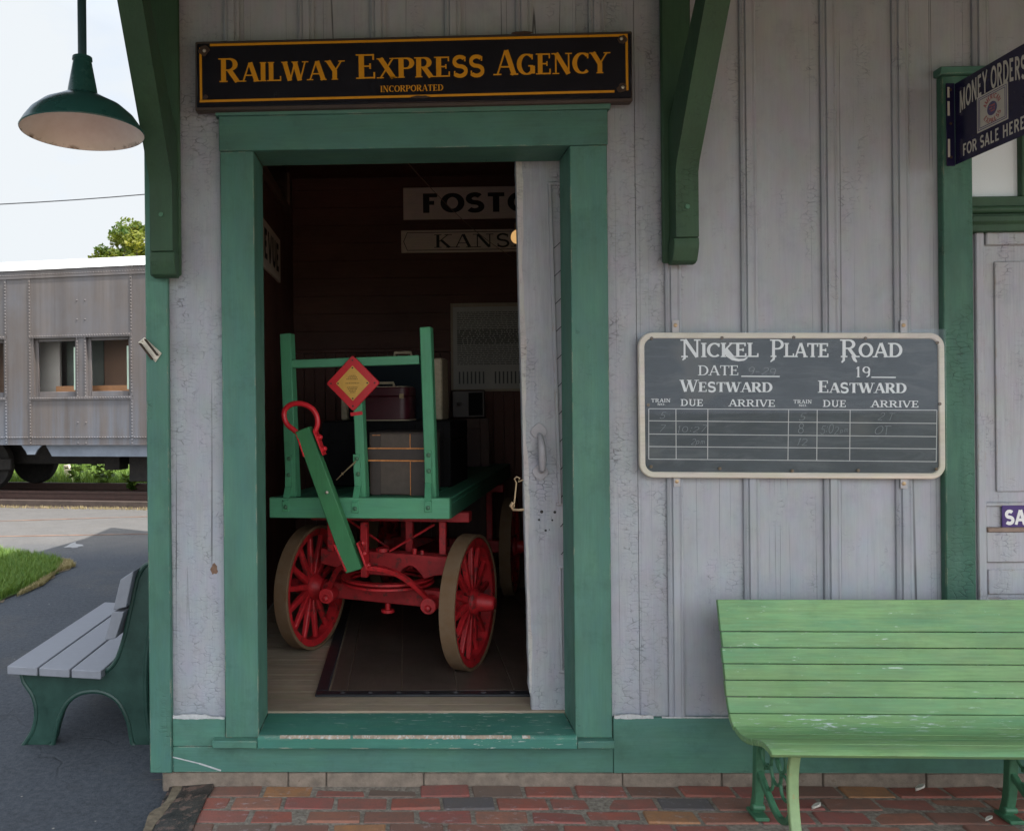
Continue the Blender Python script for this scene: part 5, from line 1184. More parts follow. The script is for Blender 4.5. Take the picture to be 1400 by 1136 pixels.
# tongue hounds: two curved iron arms from the axle to the foot of the tongue
YTG = -.43
tx, tz = cp(487, 779, YTG)
for sg, xe in ((-1, -.29), (1, .27)):
    mb = MB(); e_ = Matrix.Rotation(ay, 3, 'Z') @ Vector((xe, -.10, WR - .01)); s0_ = Vector((tx + sg * .045, YTG + .02, tz + .01)); pts = []
    for k in range(15):
        t = k / 14; p = s0_.lerp(e_, t); p.z += .055 * math.sin(math.pi * t * .9); pts.append(p)
    vs = []
    for k, p in enumerate(pts):
        d = (pts[min(k + 1, 14)] - pts[max(k - 1, 0)]).normalized(); n_ = d.cross(Vector((0, 1, 0))).normalized() * .011; w_ = Vector((0, .026 - .006 * k / 14, 0))
        vs += [p - n_ - w_, p - n_ + w_, p + n_ + w_, p + n_ - w_]
    mb.add(vs, [(4 * k + a, 4 * k + (a + 1) % 4, 4 * k + 4 + (a + 1) % 4, 4 * k + 4 + a) for k in range(14) for a in range(4)] + [(0, 3, 2, 1), (56, 57, 58, 59)])
    mb.cyl(e_ + Vector((0, .05, 0)), (0, -1, 0), .040, .09, 14); mb.lathe([(.018, 0), (.016, .012), (.001, .018)], e_ + Vector((0, -.04, -.01)), (0, -1, 0), 8)
    mb.build('hound', M_red, CT, bevel=.004, local=True, seg=2)
# the tongue itself, folded up against the cart
mb = MB(); a, b = cp(418, 586, YTG - .02), cp(485.5, 779, YTG); ta, tb = Vector((a[0], YTG - .05, a[1])), Vector((b[0], YTG, b[1])); td = (tb - ta).normalized(); tside = td.cross(Vector((0, 1, 0))).normalized()
tw_ = .072; fn = td.cross(tside).normalized()
def tq(p, w, h): return [p - tside * w / 2 - fn * h / 2, p + tside * w / 2 - fn * h / 2, p + tside * w / 2 + fn * h / 2, p - tside * w / 2 + fn * h / 2]
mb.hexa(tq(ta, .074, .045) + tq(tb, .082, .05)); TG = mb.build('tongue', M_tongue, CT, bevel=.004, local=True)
mb = MB()
loop = [(409, 594), (401, 587), (392.5, 580), (388.5, 570), (389.5, 560.5), (397, 553.5), (408, 551.5), (419, 554), (428, 560), (433.5, 570), (434, 581), (430.5, 590)]
pts = [];
for q in loop: x, z = cp(*q, YTG - .05); pts.append(Vector((x, YTG - .05, z)))
pts = [pts[0]] + [p for p in pts[1:]]; dn = dense([(p.x, p.z) for p in pts], .006); mb.tube([(p.x, YTG - .05, p.y) for p in dn], .0125, 10)
for sg, q0, q1 in ((-1, (407, 592), (417, 624)), (1, (430.5, 588), (443, 622))):
    a, b = cp(*q0, YTG - .05), cp(*q1, YTG - .05); p, q = Vector((a[0], YTG - .047, a[1])), Vector((b[0], YTG - .043, b[1])); mb.bar(p, q, .010, .048, (0, 1, 0), .006, .048)
for q in ((437, 598), (443, 614)): x, z = cp(*q, YTG - .05); mb.lathe([(.012, -.004), (.012, .010), (.007, .016), (.001, .018)], (x - .004, YTG - .048, z), (1, 0, .3), 10)
mb.build('grip', M_bright, TG, bevel=.001, local=True)
mb = MB()
for q0, q1 in (((460, 742), (475.5, 779)), ((491, 740), (504, 776))):
    a, b = cp(*q0, YTG), cp(*q1, YTG); mb.bar((a[0], YTG - .01, a[1]), (b[0], YTG - .002, b[1]), .010, .056, (0, 1, 0))
for q in ((497, 742), (499, 756), (504, 772)): x, z = cp(*q, YTG); mb.lathe([(.012, -.002), (.011, .010), (.001, .014)], (x, YTG - .01, z), (1, 0, .3), 8)
mb.build('tongue_shoe', M_red, TG, bevel=.002, local=True)
x, z = cp(447, 673, YTG - .06); mb = MB(); mb.lathe([(.008, 0), (.007, .008), (.001, .012)], (x, YTG - .058, z), (0, -1, 0), 8); mb.build('bolt', M_silver, TG, local=True)
mb = MB(); a, b = cp(486, 632, YST - .01), cp(460, 656, YTG + .03); mid = cp(470, 647, YTG + .1); pa, pb, pm = Vector((a[0], YST - .012, a[1])), Vector((b[0], YTG + .03, b[1])), Vector((mid[0], YTG + .08, mid[1]))
mb.tube([pa, pm, pb], .0022, 5); mb.tube([pa + Vector((.004, 0, .008)), pm + Vector((.002, 0, .002)), pb], .0022, 5); mb.lathe([(.001, -.006), (.008, 0), (.001, .006)], pm, (1, 0, .6), 8); mb.build('tie_wire', M_brass, CT, local=True)

# ----- luggage on the cart (each its own thing, turned with the cart)
def placed(name, px, py, yl, label, cat, extra=0):
    x, z = cp(px, py, yl); w = CF.o + CF.x * x + CF.y * yl; return x, z
def lug(name, x, y_, z, label, cat, rz=0.0):
    w = CF.o + CF.x * x + CF.y * y_; return empty(name, (w.x, w.y, FLZ + z), label, cat, rz=CY + rz)
dk = lambda x: dz(x) - .004
# brown trunk at the front
yl = YST + .10
x0, z0 = cp(505, 682, yl); x1, _ = cp(583, 682, yl); _, z1 = cp(540, 592, yl); xm = (x0 + x1) / 2; wd = x1 - x0; zb_d = dk(xm) + .001; ht = z1 - zb_d; dp = .34
T1 = lug('travel_trunk', xm, yl, zb_d, 'worn brown canvas trunk with a tan edged strap on the cart deck', 'trunk')
mb = MB(); mb.box(-wd / 2, wd / 2, 0, dp, .0, ht); mb.build('trunk_body', M_trunkb, T1, bevel=.008, seg=2, local=True)
mb = MB(); mb.box(-wd / 2 + .012, -wd / 2 + .060, -.004, .0, .0, ht - .004); mb.box(wd / 2 - .075, wd / 2 - .002, -.004, .0, .0, ht - .004); mb.box(-wd / 2, wd / 2, -.003, dp, ht - .0005, ht + .004); mb.each('corner_strip', M_leather, T1, bevel=.001, local=True)
mb = MB(); zz_ = ht * .57; mb.box(-wd / 2 - .004, wd / 2 + .004, -.009, -.0045, zz_, zz_ + .052); mb.build('strap', M_leather, T1, bevel=.001, local=True)
mb = MB(); mb.box(-wd / 2 - .004, wd / 2 + .004, -.0098, -.0045, zz_ + .0525, zz_ + .0585); mb.box(-wd / 2 - .004, wd / 2 + .004, -.0098, -.0045, zz_ - .0075, zz_ - .0005); mb.box(-wd / 2 - .010, -wd / 2 - .0045, -.0095, -.004, zz_, zz_ + .052); mb.box(wd / 2 - .079, wd / 2 - .0755, -.005, -.0005, .002, ht * .55); mb.box(wd / 2 - .079, wd / 2 - .0755, -.005, -.0005, ht * .74, ht - .004); mb.box(-wd / 2 + .02, -wd / 2 + .06, -.0055, -.0042, ht - .012, ht - .009); mb.build('worn_edge', M_wornedge, T1, local=True)
# big black trunk behind
yl = YST + .52
x0, z1 = cp(441, 576, yl); x1, _ = cp(616, 576, yl); xm = (x0 + x1) / 2; wd = x1 - x0; zb_d = dk(xm) + .001; ht = z1 - zb_d; dp = .52
T2 = lug('steamer_trunk', xm, yl, zb_d, 'large black steamer trunk behind the brown trunk on the cart', 'trunk'); TT2 = (xm, yl, z1)
mb = MB(); mb.box(-wd / 2, wd / 2, 0, dp, 0, ht * .72); mb.build('trunk_body', M_trunkd, T2, bevel=.008, seg=2, local=True)
mb = MB(); mb.box(-wd / 2, wd / 2, 0, dp, ht * .725, ht); mb.build('trunk_lid', M_trunkd, T2, bevel=.008, seg=2, local=True)
mb = MB()
for x in (-wd / 2 + .0, -wd * .18, wd * .18, wd / 2 - .04): mb.box(x, x + .04, -.008, -.0005, .01, ht - .01)
mb.box(-wd / 2 - .003, wd / 2 + .003, -.010, -.0085, ht * .70, ht * .745); mb.each('trunk_slat', M_trunkd, T2, bevel=.002, local=True)
# burgundy train case, navy suitcase, pale case on top
yl2 = YST + .58
x0, z0 = cp(484, 573, yl2); x1, z1 = cp(558, 529, yl2); xm = (x0 + x1) / 2; wd = x1 - x0; zz0 = T2.location.z - FLZ + ht; hb = max(.12, z1 - zz0)
T3 = lug('train_case', xm, yl2, zz0 + .0005, 'small burgundy train case with rounded ends on the black trunk', 'suitcase')
mb = MB(); mb.prism([(p[0], p[1]) for p in rrect(-wd / 2, wd / 2, 0, .22, .05)], 'Z', .006, hb * .72); mb.build('case_body', M_burg, T3, bevel=.004, local=True)
mb = MB(); mb.prism([(p[0], p[1]) for p in rrect(-wd / 2, wd / 2, 0, .22, .05)], 'Z', hb * .725, hb); mb.build('case_lid', M_burg, T3, bevel=.006, local=True)
mb = MB(); mb.prism([(p[0], p[1]) for p in rrect(-wd / 2 - .002, wd / 2 + .002, -.002, .222, .052)], 'Z', .0, .0058); mb.prism([(p[0], p[1]) for p in rrect(-wd / 2 + .012, wd / 2 - .012, .01, .21, .045)], 'Z', hb + .0003, hb + .004); mb.each('piping', M_ivory, T3, local=True)
mb = MB(); mb.tube([(-.05, .10, hb + .003), (-.045, .10, hb + .026), (.045, .10, hb + .026), (.05, .10, hb + .003)], .008, 8); mb.build('handle', M_ivory, T3, local=True)
mb = MB(); mb.box(wd / 2 - .05, wd / 2 - .025, -.004, -.0003, hb * .66, hb * .80); mb.build('clasp', M_brass, T3, bevel=.001, local=True)
yl3 = YST + .82
x0, z0 = cp(466, 573, yl3); x1, z1 = cp(604, 488, yl3); xm = (x0 + x1) / 2; wd = x1 - x0; hs = z1 - zz0
T4 = lug('suitcase', xm, yl3, zz0 + .0005, 'upright navy suitcase with ivory ends and handle behind the burgundy case', 'suitcase')
mb = MB(); mb.prism(rrect(-wd / 2 + .045, wd / 2 - .052, 0, hs, .03), 'Y', 0, .19); mb.build('case_body', M_navyc, T4, bevel=.006, local=True)
mb = MB(); mb.box(wd / 2 - .051, wd / 2, .0, .19, .0, hs - .006); mb.box(-wd / 2, -wd / 2 + .044, .0, .19, .0, hs * .55); mb.each('case_end', M_ivory, T4, bevel=.008, local=True)
mb = MB(); mb.tube([(.0, .09, hs), (.006, .09, hs + .035), (.10, .09, hs + .035), (.106, .09, hs)], .010, 8); mb.build('handle', M_ivory, T4, bevel=.001, local=True)

# ----- rest of the room
YBW = IY1 - .022
def nameboard(px0, px1, py0, py1, label, txt, tx0, tx1, tb, tt_, st, fullw, border=False):
    p0 = W(px0, py1, YBW); p1 = W(px0, py0, YBW); r = empty('name_board', (p0.x, YBW, p0.z), label, 'sign')
    b = MB(); b.box(p0.x, p0.x + fullw, YBW, YBW + .02, p0.z, p1.z); b.build('board', M_board, r, bevel=.002)
    l = MB(); a = W(tx0, tb, YBW); b_ = W(tx1, tb, YBW); ttp = W(tx0, tt_, YBW); ltw = b_.x - a.x
    letters(l, txt, a, (1, 0, 0), ltw, (ttp - a).length, (0, -1, 0), st, None, .10 if st == 'heavy' else .12); l.build('lettering', M_blk, r)
    if border:
        q = MB(); z0, z1 = p0.z + .016, p1.z - .016; x0, x1 = p0.x + .02, p0.x + fullw - .02
        q.box(x0 + .03, x1 - .03, YBW - .0008, YBW - .0001, z0, z0 + .005); q.box(x0 + .03, x1 - .03, YBW - .0008, YBW - .0001, z1 - .005, z1); q.bar((x0 + .03, YBW - .0005, z0), (x0, YBW - .0005, (z0 + z1) / 2), .005, .0006, (0, 1, 0)); q.bar((x0 + .03, YBW - .0005, z1), (x0, YBW - .0005, (z0 + z1) / 2), .005, .0006, (0, 1, 0)); q.build('border_line', M_blk, r)
nameboard(551.5, 0, 257, 300.5, 'white station name board with heavy black capitals high on the rear wall', 'FOSTORIA', 577, 808, 291.5, 265, 'heavy', 1.62)
nameboard(548.5, 0, 315.5, 346, 'white name board with spaced serif capitals and a thin border, lower on the rear wall', 'KANSAS', 594, 748, 339, 321, 'wide', 1.32, True)
# name board on the left wall
pz0, pz1 = 2.36, 2.66
r = empty('name_board', (IX0 + .002, 1.6, pz0), 'foreshortened white name board on the left wall of the baggage room', 'sign')
mb = MB(); mb.box(IX0 + .002, IX0 + .018, 1.15, 2.46, pz0, pz1); mb.build('board', M_board, r, bevel=.002)
mb = MB(); letters(mb, 'BELLEVUE', (IX0 + .0185, 1.22, pz0 + .06), (0, 1, 0), 1.17, .19, (1, 0, 0), 'heavy', None, .1); mb.build('lettering', M_blk, r)
# framed poster
p0, p1 = W(617, 535.5, YBW), W(617, 415, YBW)
PO = empty('wall_poster', (p0.x, YBW, p0.z), 'framed printed notice hanging on the dark boarded rear wall', 'poster')
pw = .62; ph = p1.z - p0.z
mb = MB(); mb.box(p0.x, p0.x + pw, YBW + .002, YBW + .02, p0.z, p1.z); mb.build('sheet', M_paper, PO)
mb = MB(); fwp = .018
mb.box(p0.x, p0.x + fwp, YBW - .008, YBW + .0015, p0.z, p1.z); mb.box(p0.x + pw - fwp, p0.x + pw, YBW - .008, YBW + .0015, p0.z, p1.z); mb.box(p0.x + fwp, p0.x + pw - fwp, YBW - .008, YBW + .0015, p1.z - fwp * 1.6, p1.z); mb.box(p0.x + fwp, p0.x + pw - fwp, YBW - .008, YBW + .0015, p0.z, p0.z + fwp); mb.build('frame', plain('pale_poster_frame', (.40, .32, .23), .6, .2), PO, bevel=.002)
mb = MB()
zz = p1.z - .075
while zz > p0.z + .20:
    x = p0.x + .05
    while x < p0.x + pw - .06:
        l_ = random.uniform(.012, .05); big = .006 if not (p0.z + .36 < zz < p0.z + .48) else .011
        mb.box(x, min(x + l_, p0.x + pw - .05), YBW + .0012, YBW + .0019, zz, zz + big); x += l_ + .007
    zz -= .0145
mb.build('printed_lines', M_paperd, PO); mb = MB()
for k in range(16):
    x = p0.x + .06 + k * (pw - .12) / 16
    if 6 < k < 9: continue
    mb.box(x, x + .012, YBW + .0012, YBW + .0019, p0.z + .06, p0.z + .155)
mb.build('printed_lines', M_paperd, PO)
# boxes stacked at the back right
bx, _z = W(648, 600, 2.75).x, 0
b1 = empty('wooden_crate', (W(650, 600, 2.6).x, 2.8, FLZ), 'dark brown packing crate standing on the floor by the rear wall', 'crate')
hcr = WZ(640, 572, 2.6) - FLZ; x0, x1 = WX(612, 600, 2.6), WX(668, 600, 2.6)
mb = MB(); mb.box(x0, x1, 2.6, 3.0, FLZ, FLZ + hcr); mb.build('crate_body', plain('dark_crate_wood', (.055, .022, .016), .6, .3, 9), b1, bevel=.006)
mb = MB(); mb.box(x0 - .004, x0 + .06, 2.588, 2.5995, FLZ + .002, FLZ + hcr); mb.box(x1 - .06, x1 + .004, 2.588, 2.5995, FLZ + .002, FLZ + hcr); mb.box(x0 + .061, x1 - .061, 2.588, 2.5995, FLZ + hcr - .07, FLZ + hcr); mb.build('crate_batten', plain('dark_crate_batten', (.07, .03, .02), .6, .3, 9), b1, bevel=.003)
x0, x1 = WX(618, 560, 2.6), WX(664, 560, 2.6); z0 = FLZ + hcr + .001; z1 = WZ(640, 533, 2.6)
b2 = empty('radio_cabinet', ((x0 + x1) / 2, 2.7, z0), 'small dark cabinet with a round knob resting on the packing crate', 'cabinet')
mb = MB(); mb.box(x0, x1, 2.62, 2.9, z0, z1); mb.build('cabinet_body', plain('dark_cabinet_wood', (.035, .018, .014), .4, .3, 9), b2, bevel=.01, seg=2)
mb = MB(); mb.box((x0 + x1) / 2 + .0, x1 - .02, 2.612, 2.6195, z0 + .02, z1 - .02); mb.build('front_panel', M_trunkd, b2, bevel=.002)
mb = MB(); mb.cyl((x0 + .05, 2.619, (z0 + z1) / 2), (0, -1, 0), .018, .014, 14); mb.build('knob', M_leather, b2)
# platform scale let into the floor
sc0, sc1 = G(430.5, 953, FLZ), G(455, 880, FLZ); sx0 = sc0.x + .0; sy0 = sc0.y; sxr_ = 1.35; sy1 = 2.5
PS = empty('platform_scale', (sx0, sy0, FLZ), 'dark plank freight scale platform let into the floor under the cart', 'scale')
mb = MB(); zf = FLZ
for (a, b, c, d) in ((sx0, sxr_, sy0, sy0 + .055), (sx0, sxr_, sy1 - .05, sy1)): mb.box(a, b, c, d, zf, zf + .012)
mb.box(sx0, sx0 + .055, sy0 + .0555, sy1 - .0505, zf, zf + .012); mb.box(sxr_ - .055, sxr_, sy0 + .0555, sy1 - .0505, zf, zf + .012); mb.build('iron_rim', M_iron_dark, PS, bevel=.004)
mb = MB(); x = sx0 + .065; wp = [.075, .245, .25, .25, .25, .25, .25]
for w in wp:
    x1 = min(x + w - .004, sxr_ - .06)
    if x1 > x: mb.box(x, x1, sy0 + .062, sy1 - .056, zf, zf + .010 + random.uniform(-.001, .001))
    x += w
mb.build('planks', M_scale, PS, bevel=.002)
mb = MB()
for k in range(9): mb.lathe([(.012, 0), (.010, .002), (.0001, .003)], (sx0 + .12 + k * .125, sy0 + .028, zf + .012), (0, 0, 1), 10)
mb.each('bolt', plain('worn_bolt', (.12, .12, .13), .4, .2, 20, metal=.4), PS)
# slack cord across the room and the lit globe lamp
pa, pb = W(549, 214, 1.2), W(700, 352, 2.9)
mb = MB(); mb.tube([pa.lerp(pb, t / 8) + Vector((0, 0, -.05 * math.sin(math.pi * t / 8))) for t in range(-2, 10)], .0022, 5); tag(mb.build('light_cord', plain('pale_cord', (.25, .17, .12), .8, .1)), 'thin pale cord slung across the dark room below the ceiling', 'cord')
c = W(708, 324, 2.6); LB = empty('globe_lamp', (c.x, 2.6, c.z), 'small warm lit globe lamp seen at the edge of the sliding door', 'lamp')
mb = MB(); mb.lathe([(.001, -.05)] + [(.05 * math.cos(R(a)), .05 * math.sin(R(a))) for a in range(-75, 80, 15)] + [(.02, .05)], (c.x, 2.6, c.z), n=18); mb.build('globe', M_bulb, LB)
mb = MB(); mb.cyl((c.x, 2.6, c.z + .048), (0, 0, 1), .022, .05, 12); mb.cyl((c.x, 2.6, c.z + .098), (0, 0, 1), .004, IZ1 - c.z - .1, 6); mb.build('lamp_holder', M_brass, LB)

# ================================================================= rail car
def cs(px, py): return TF.P(px, py, 0.0)
RC = empty('rail_car', tuple(CARO), 'riveted grey steel passenger car with paired windows standing on the track', 'rail car')
def tbx(mb, s0_, s1_, n0, n1, z0, z1):
    mb.hexa([tp(s0_, n0, z0), tp(s1_, n0, z0), tp(s1_, n1, z0), tp(s0_, n1, z0), tp(s0_, n0, z1), tp(s1_, n0, z1), tp(s1_, n1, z1), tp(s0_, n1, z1)])
sA = cs(43, 500)[0]; sB = cs(180, 500)[0]; sP = cs(8, 500)[0]; MODL = sB - sP
zbot = cs(100, 608.3)[1]; zriv = cs(100, 598)[1]; zwl = cs(100, 543.5)[1]; zwt = cs(100, 459)[1]; zev = cs(100, 375.5)[1]; ztop = cs(100, 367)[1]
w1a, w1b = cs(46, 500)[0] - sA, cs(104.5, 500)[0] - sA; w2a, w2b = cs(118, 500)[0] - sA, cs(178, 500)[0] - sA
zo0, zo1 = zwl + .02, zwt - .03
CS0, CS1, CW = sA - 6 * MODL, sA + 6.5 * MODL, 3.0
mods = [sA + k * MODL for k in range(-6, 6)]
mb = MB(); tbx(mb, CS0, CS1, 0, .03, zbot, zo0); tbx(mb, CS0, CS1, 0, .03, zo1, zev); tbx(mb, CS0, CS1, -.004, .03, zev + .0005, ztop)
prev = CS0
for m_ in mods:
    for (a, b) in ((w1a, w1b), (w2a, w2b)): tbx(mb, prev, m_ + a, 0, .03, zo0, zo1); prev = m_ + b
tbx(mb, prev, CS1, 0, .03, zo0, zo1)
mb.build('side_panel', M_car, RC)
mb = MB(); tbx(mb, CS0, CS1, CW - .03, CW, zbot, zo0); tbx(mb, CS0, CS1, CW - .03, CW, zo1, ztop); prev = CS0
for m_ in mods:
    for (a, b) in ((w1a, w1b), (w2a, w2b)): tbx(mb, prev, m_ + a, CW - .03, CW, zo0, zo1); prev = m_ + b
tbx(mb, prev, CS1, CW - .03, CW, zo0, zo1); tbx(mb, CS0 - .03, CS0, 0, CW, zbot, ztop); tbx(mb, CS1, CS1 + .03, 0, CW, zbot, ztop)
mb.build('side_panel', M_car, RC)
# riveted straps
mb = MB()
def strap(s0_, s1_, z0, z1, n0=-.010): tbx(mb, s0_, s1_, n0, -.0005, z0, z1)
strap(CS0, CS1, zriv - .012, zriv + .014, -.006)
strap(CS0, CS1, zev - .035, zev - .0, -.016)
for m_ in mods:
    strap(m_ - .03, m_ + (w2b + .035), zwl - .035, zwl + .018, -.018); strap(m_ - .03, m_ + (w2b + .035), zwt - .03, zwt + .028, -.018)
    for (a, b) in ((-.045, -.002), (w2b + .002, w2b + .045), (w1b + .002, w1b + .03), (w2a - .03, w2a - .002)):
        full = abs(b) < .01 or a > w2b
        strap(m_ + a, m_ + b, zo0 - .002 if not full else zriv + .015, zwt - .031 if not full else zwl - .036, -.009)
        if full: strap(m_ + a, m_ + b, zwl + .019, zwt - .031, -.009); strap(m_ + a, m_ + b, zwt + .029, zev - .036, -.009)
mb.build('riveted_strap', M_car, RC)
mb = MB()
def rivet(s_, z, n0):
    r = .015; vs = [tp(s_ + r * math.cos(k * 1.0472), n0, z + r * math.sin(k * 1.0472)) for k in range(6)] + [tp(s_ + r * .55 * math.cos(k * 1.0472), n0 - .012, z + r * .55 * math.sin(k * 1.0472)) for k in range(6)]
    mb.add(vs, [(k, (k + 1) % 6, 6 + (k + 1) % 6, 6 + k) for k in range(6)] + [tuple(range(6, 12))])
v0, v1 = sA - 1.3 * MODL, sA + 1.2 * MODL
st = .045; s_ = v0
while s_ < v1:
    rivet(s_, zriv, -.006); rivet(s_, zev + .02, -.004); rivet(s_, ztop - .012, -.004); s_ += st
for m_ in mods:
    if not (v0 - 1 < m_ < v1): continue
    s_ = m_ - .02
    while s_ < m_ + w2b + .03: rivet(s_, zwl - .008, -.018); rivet(s_, zwt, -.018); s_ += st
    for a in (-.024, w2b + .024):
        z = zbot + .03
        while z < zev - .04:
            if abs(z - zwl) > .05 and abs(z - zwt) > .05: rivet(m_ + a, z, -.009)
            z += .05
    for a in (w1b + .016, w2a - .016):
        z = zo0
        while z < zo1: rivet(m_ + a, z, -.009); z += .05
        for z in (zbot + .03, zbot + .10, zbot + .35, zwt + .25, zwt + .55): rivet(m_ + a + random.uniform(-.003, .003), z, 0.0)
mb.build('rivets', M_car, RC)
# window sashes and glass
for k, m_ in enumerate(mods):
    for (a, b) in ((w1a, w1b), (w2a, w2b)):
        s0_, s1_ = m_ + a, m_ + b; f = MB(); d0, d1 = .05, .085; t_ = .055
        tbx(f, s0_ - .01, s0_ + t_, d0, d1, zo0 - .01, zo1 + .01); tbx(f, s1_ - t_, s1_ + .01, d0, d1, zo0 - .01, zo1 + .01); tbx(f, s0_ + t_ + .0005, s1_ - t_ - .0005, d0, d1, zo0 - .01, zo0 + .075); tbx(f, s0_ + t_ + .0005, s1_ - t_ - .0005, d0, d1, zo1 - .05, zo1 + .01)
        fo = f.build('window_sash', M_car, RC, bevel=.006); g = MB(); tbx(g, s0_ + t_ - .005, s1_ - t_ + .005, .066, .069, zo0 + .07, zo1 - .045); g.build('pane', M_glass, fo)
        f = MB(); tbx(f, s0_ - .012, s0_ - .0005, .031, .0495, zo0, zo1); tbx(f, s1_ + .0005, s1_ + .012, .031, .0495, zo0, zo1); tbx(f, s0_, s1_, .031, .0495, zo0 - .012, zo0 - .0005); tbx(f, s0_, s1_, .031, .0495, zo1 + .0005, zo1 + .012); f.build('window_reveal', M_car, fo)
# roof
mb = MB(); pr = []
for k in range(17):
    t = k / 16; n_ = -.02 + (CW + .04) * t; z = ztop + .002 + .33 * (1 - abs(2 * t - 1) ** 2.6) ** .8; pr.append((n_, z))
vs = [tp(CS0 - .05, n_, z) for n_, z in pr] + [tp(CS1 + .05, n_, z) for n_, z in pr]; k = len(pr)
mb.add(vs, [(i, i + 1, k + i + 1, k + i) for i in range(k - 1)] + [tuple(range(k)), tuple(reversed(range(k, 2 * k))), (0, k, 2 * k - 1, k - 1)]); mb.build('roof', M_carroof, RC)
# interior
mb = MB(); tbx(mb, CS0, CS1, .03, CW - .03, zbot, zbot + .06); tbx(mb, CS0, CS1, .03, CW - .03, ztop - .05, ztop - .03); mb.build('floor_and_ceiling', M_carbrown, RC)
mb = MB(); q0 = sA + w2a - .3
tbx(mb, sA - MODL * 1.6, sA - .42, .9, .94, zbot + .06, ztop - .06); tbx(mb, q0, q0 + 1.6, .62, .66, zbot + .06, ztop - .06); mb.each('partition', M_carbrown, RC)
mb = MB(); tbx(mb, sA + w1a - .4, sA + .24, .40, .45, zbot + .06, ztop - .06); mb.each('partition', M_carpale, RC)
mb = MB(); tbx(mb, sA + .241, sA + w2a - .05, .60, .64, zbot + .06, ztop - .06); mb.each('partition', M_carteal, RC)
mb = MB(); tbx(mb, sA + .245, sA + w2b + .3, .28, .5, zbot + .06, zwl + .19); mb.build('counter', M_carwood, RC)
mb = MB(); tbx(mb, sA + .42, sA + .55, .5, .52, zwl + .22, zwl + .50); mb.build('notice_frame', M_under, RC)
mb = MB(); tbx(mb, sA + .455, sA + .515, .495, .4995, zwl + .25, zwl + .47); mb.build('notice_sheet', M_carpale, RC)
mb = MB(); mb.hexa([tp(sA + w1b - .12, .12, zo0 + .10), tp(sA + w1b - .085, .12, zo0 + .10), tp(sA + w1b - .085, .14, zo0 + .10), tp(sA + w1b - .12, .14, zo0 + .10), tp(sA + w1b - .12, .12, zo1 - .14), tp(sA + w1b - .085, .12, zo1 - .14), tp(sA + w1b - .085, .14, zo1 - .14), tp(sA + w1b - .12, .14, zo1 - .14)])
mb.hexa([tp(sA + w2b - .12, .12, zo0 + .10), tp(sA + w2b - .085, .12, zo0 + .10), tp(sA + w2b - .085, .14, zo0 + .10), tp(sA + w2b - .12, .14, zo0 + .10), tp(sA + w2b - .12, .12, zo1 - .14), tp(sA + w2b - .085, .12, zo1 - .14), tp(sA + w2b - .085, .14, zo1 - .14), tp(sA + w2b - .12, .14, zo1 - .14)])
mb.each('window_shade', plain('pale_green_shade', (.60, .70, .55), .7, .05), RC)
# underframe: sill, hanger plate, boxes
zk = cs(100, 624.5)[1]
s66, s157 = cs(66, 620)[0], cs(157, 620)[0]
mb = MB(); mb.v = []; pts = [(cs(57, 610)[0], zbot - .002), (s66 + .0, zk), (CS1 - 2, zk), (CS1 - 2, zbot - .002)]
n_ = len(pts); mb.add([tp(a, .10, z) for a, z in pts] + [tp(a, .14, z) for a, z in pts], [tuple(range(n_)), tuple(reversed(range(n_, 2 * n_)))] + [(i, (i + 1) % n_, n_ + (i + 1) % n_, n_ + i) for i in range(n_)]); mb.build('side_sill', M_carlow, RC)
mb = MB(); pts = [cs(*q) for q in ((28, 609), (56, 609), (50, 615), (46.5, 621.5), (36, 621.5), (34, 617))]; n_ = len(pts)
mb.add([tp(a, .02, z) for a, z in pts] + [tp(a, .05, z) for a, z in pts], [tuple(range(n_)), tuple(reversed(range(n_, 2 * n_)))] + [(i, (i + 1) % n_, n_ + (i + 1) % n_, n_ + i) for i in range(n_)]); mb.build('hanger_plate', M_carlow, RC)
mb = MB(); tbx(mb, CS0 + .3, CS1 - .3, 1.1, 1.9, zbot - .38, zbot - .003); tbx(mb, cs(150, 640)[0], cs(150, 640)[0] + 2.6, .6, 1.09, zbot - .62, zbot - .003); tbx(mb, cs(108, 640)[0], cs(130, 640)[0], .75, 1.05, zbot - .45, zbot - .003); mb.build('underframe', M_under, RC, bevel=.01)
# trucks
def truck(sc):
    mb = MB(); z0 = .46
    tbx(mb, sc - 1.75, sc + 1.75, .62, .72, z0 + .02, z0 + .22); tbx(mb, sc - 1.75, sc + 1.75, 2.2, 2.3, z0 + .02, z0 + .22); tbx(mb, sc - .35, sc + .35, .45, 2.5, z0 - .05, z0 + .3); tbx(mb, sc - .8, sc + .8, .5, .62, z0 - .16, z0 - .02)
    for a in (-1.2, 0, 1.2): tbx(mb, sc + a - .17, sc + a + .17, .40, .62, z0 - .18, z0 + .20)
    t = mb.build('truck', M_under, RC, bevel=.02)
    for a in (-1.2, 1.2):
        for nn in (.80, 2.1): w = MB(); w.lathe([(.05, -.06), (.44, -.06), (.46, .0), (.46, .05), (.41, .06), (.05, .06)], tp(sc + a, nn, .58), TNs, 36); w.build('wheel', M_under, t)
truck(cs(66, 650)[0] - 2.85); truck(cs(66, 650)[0] + 9.5)
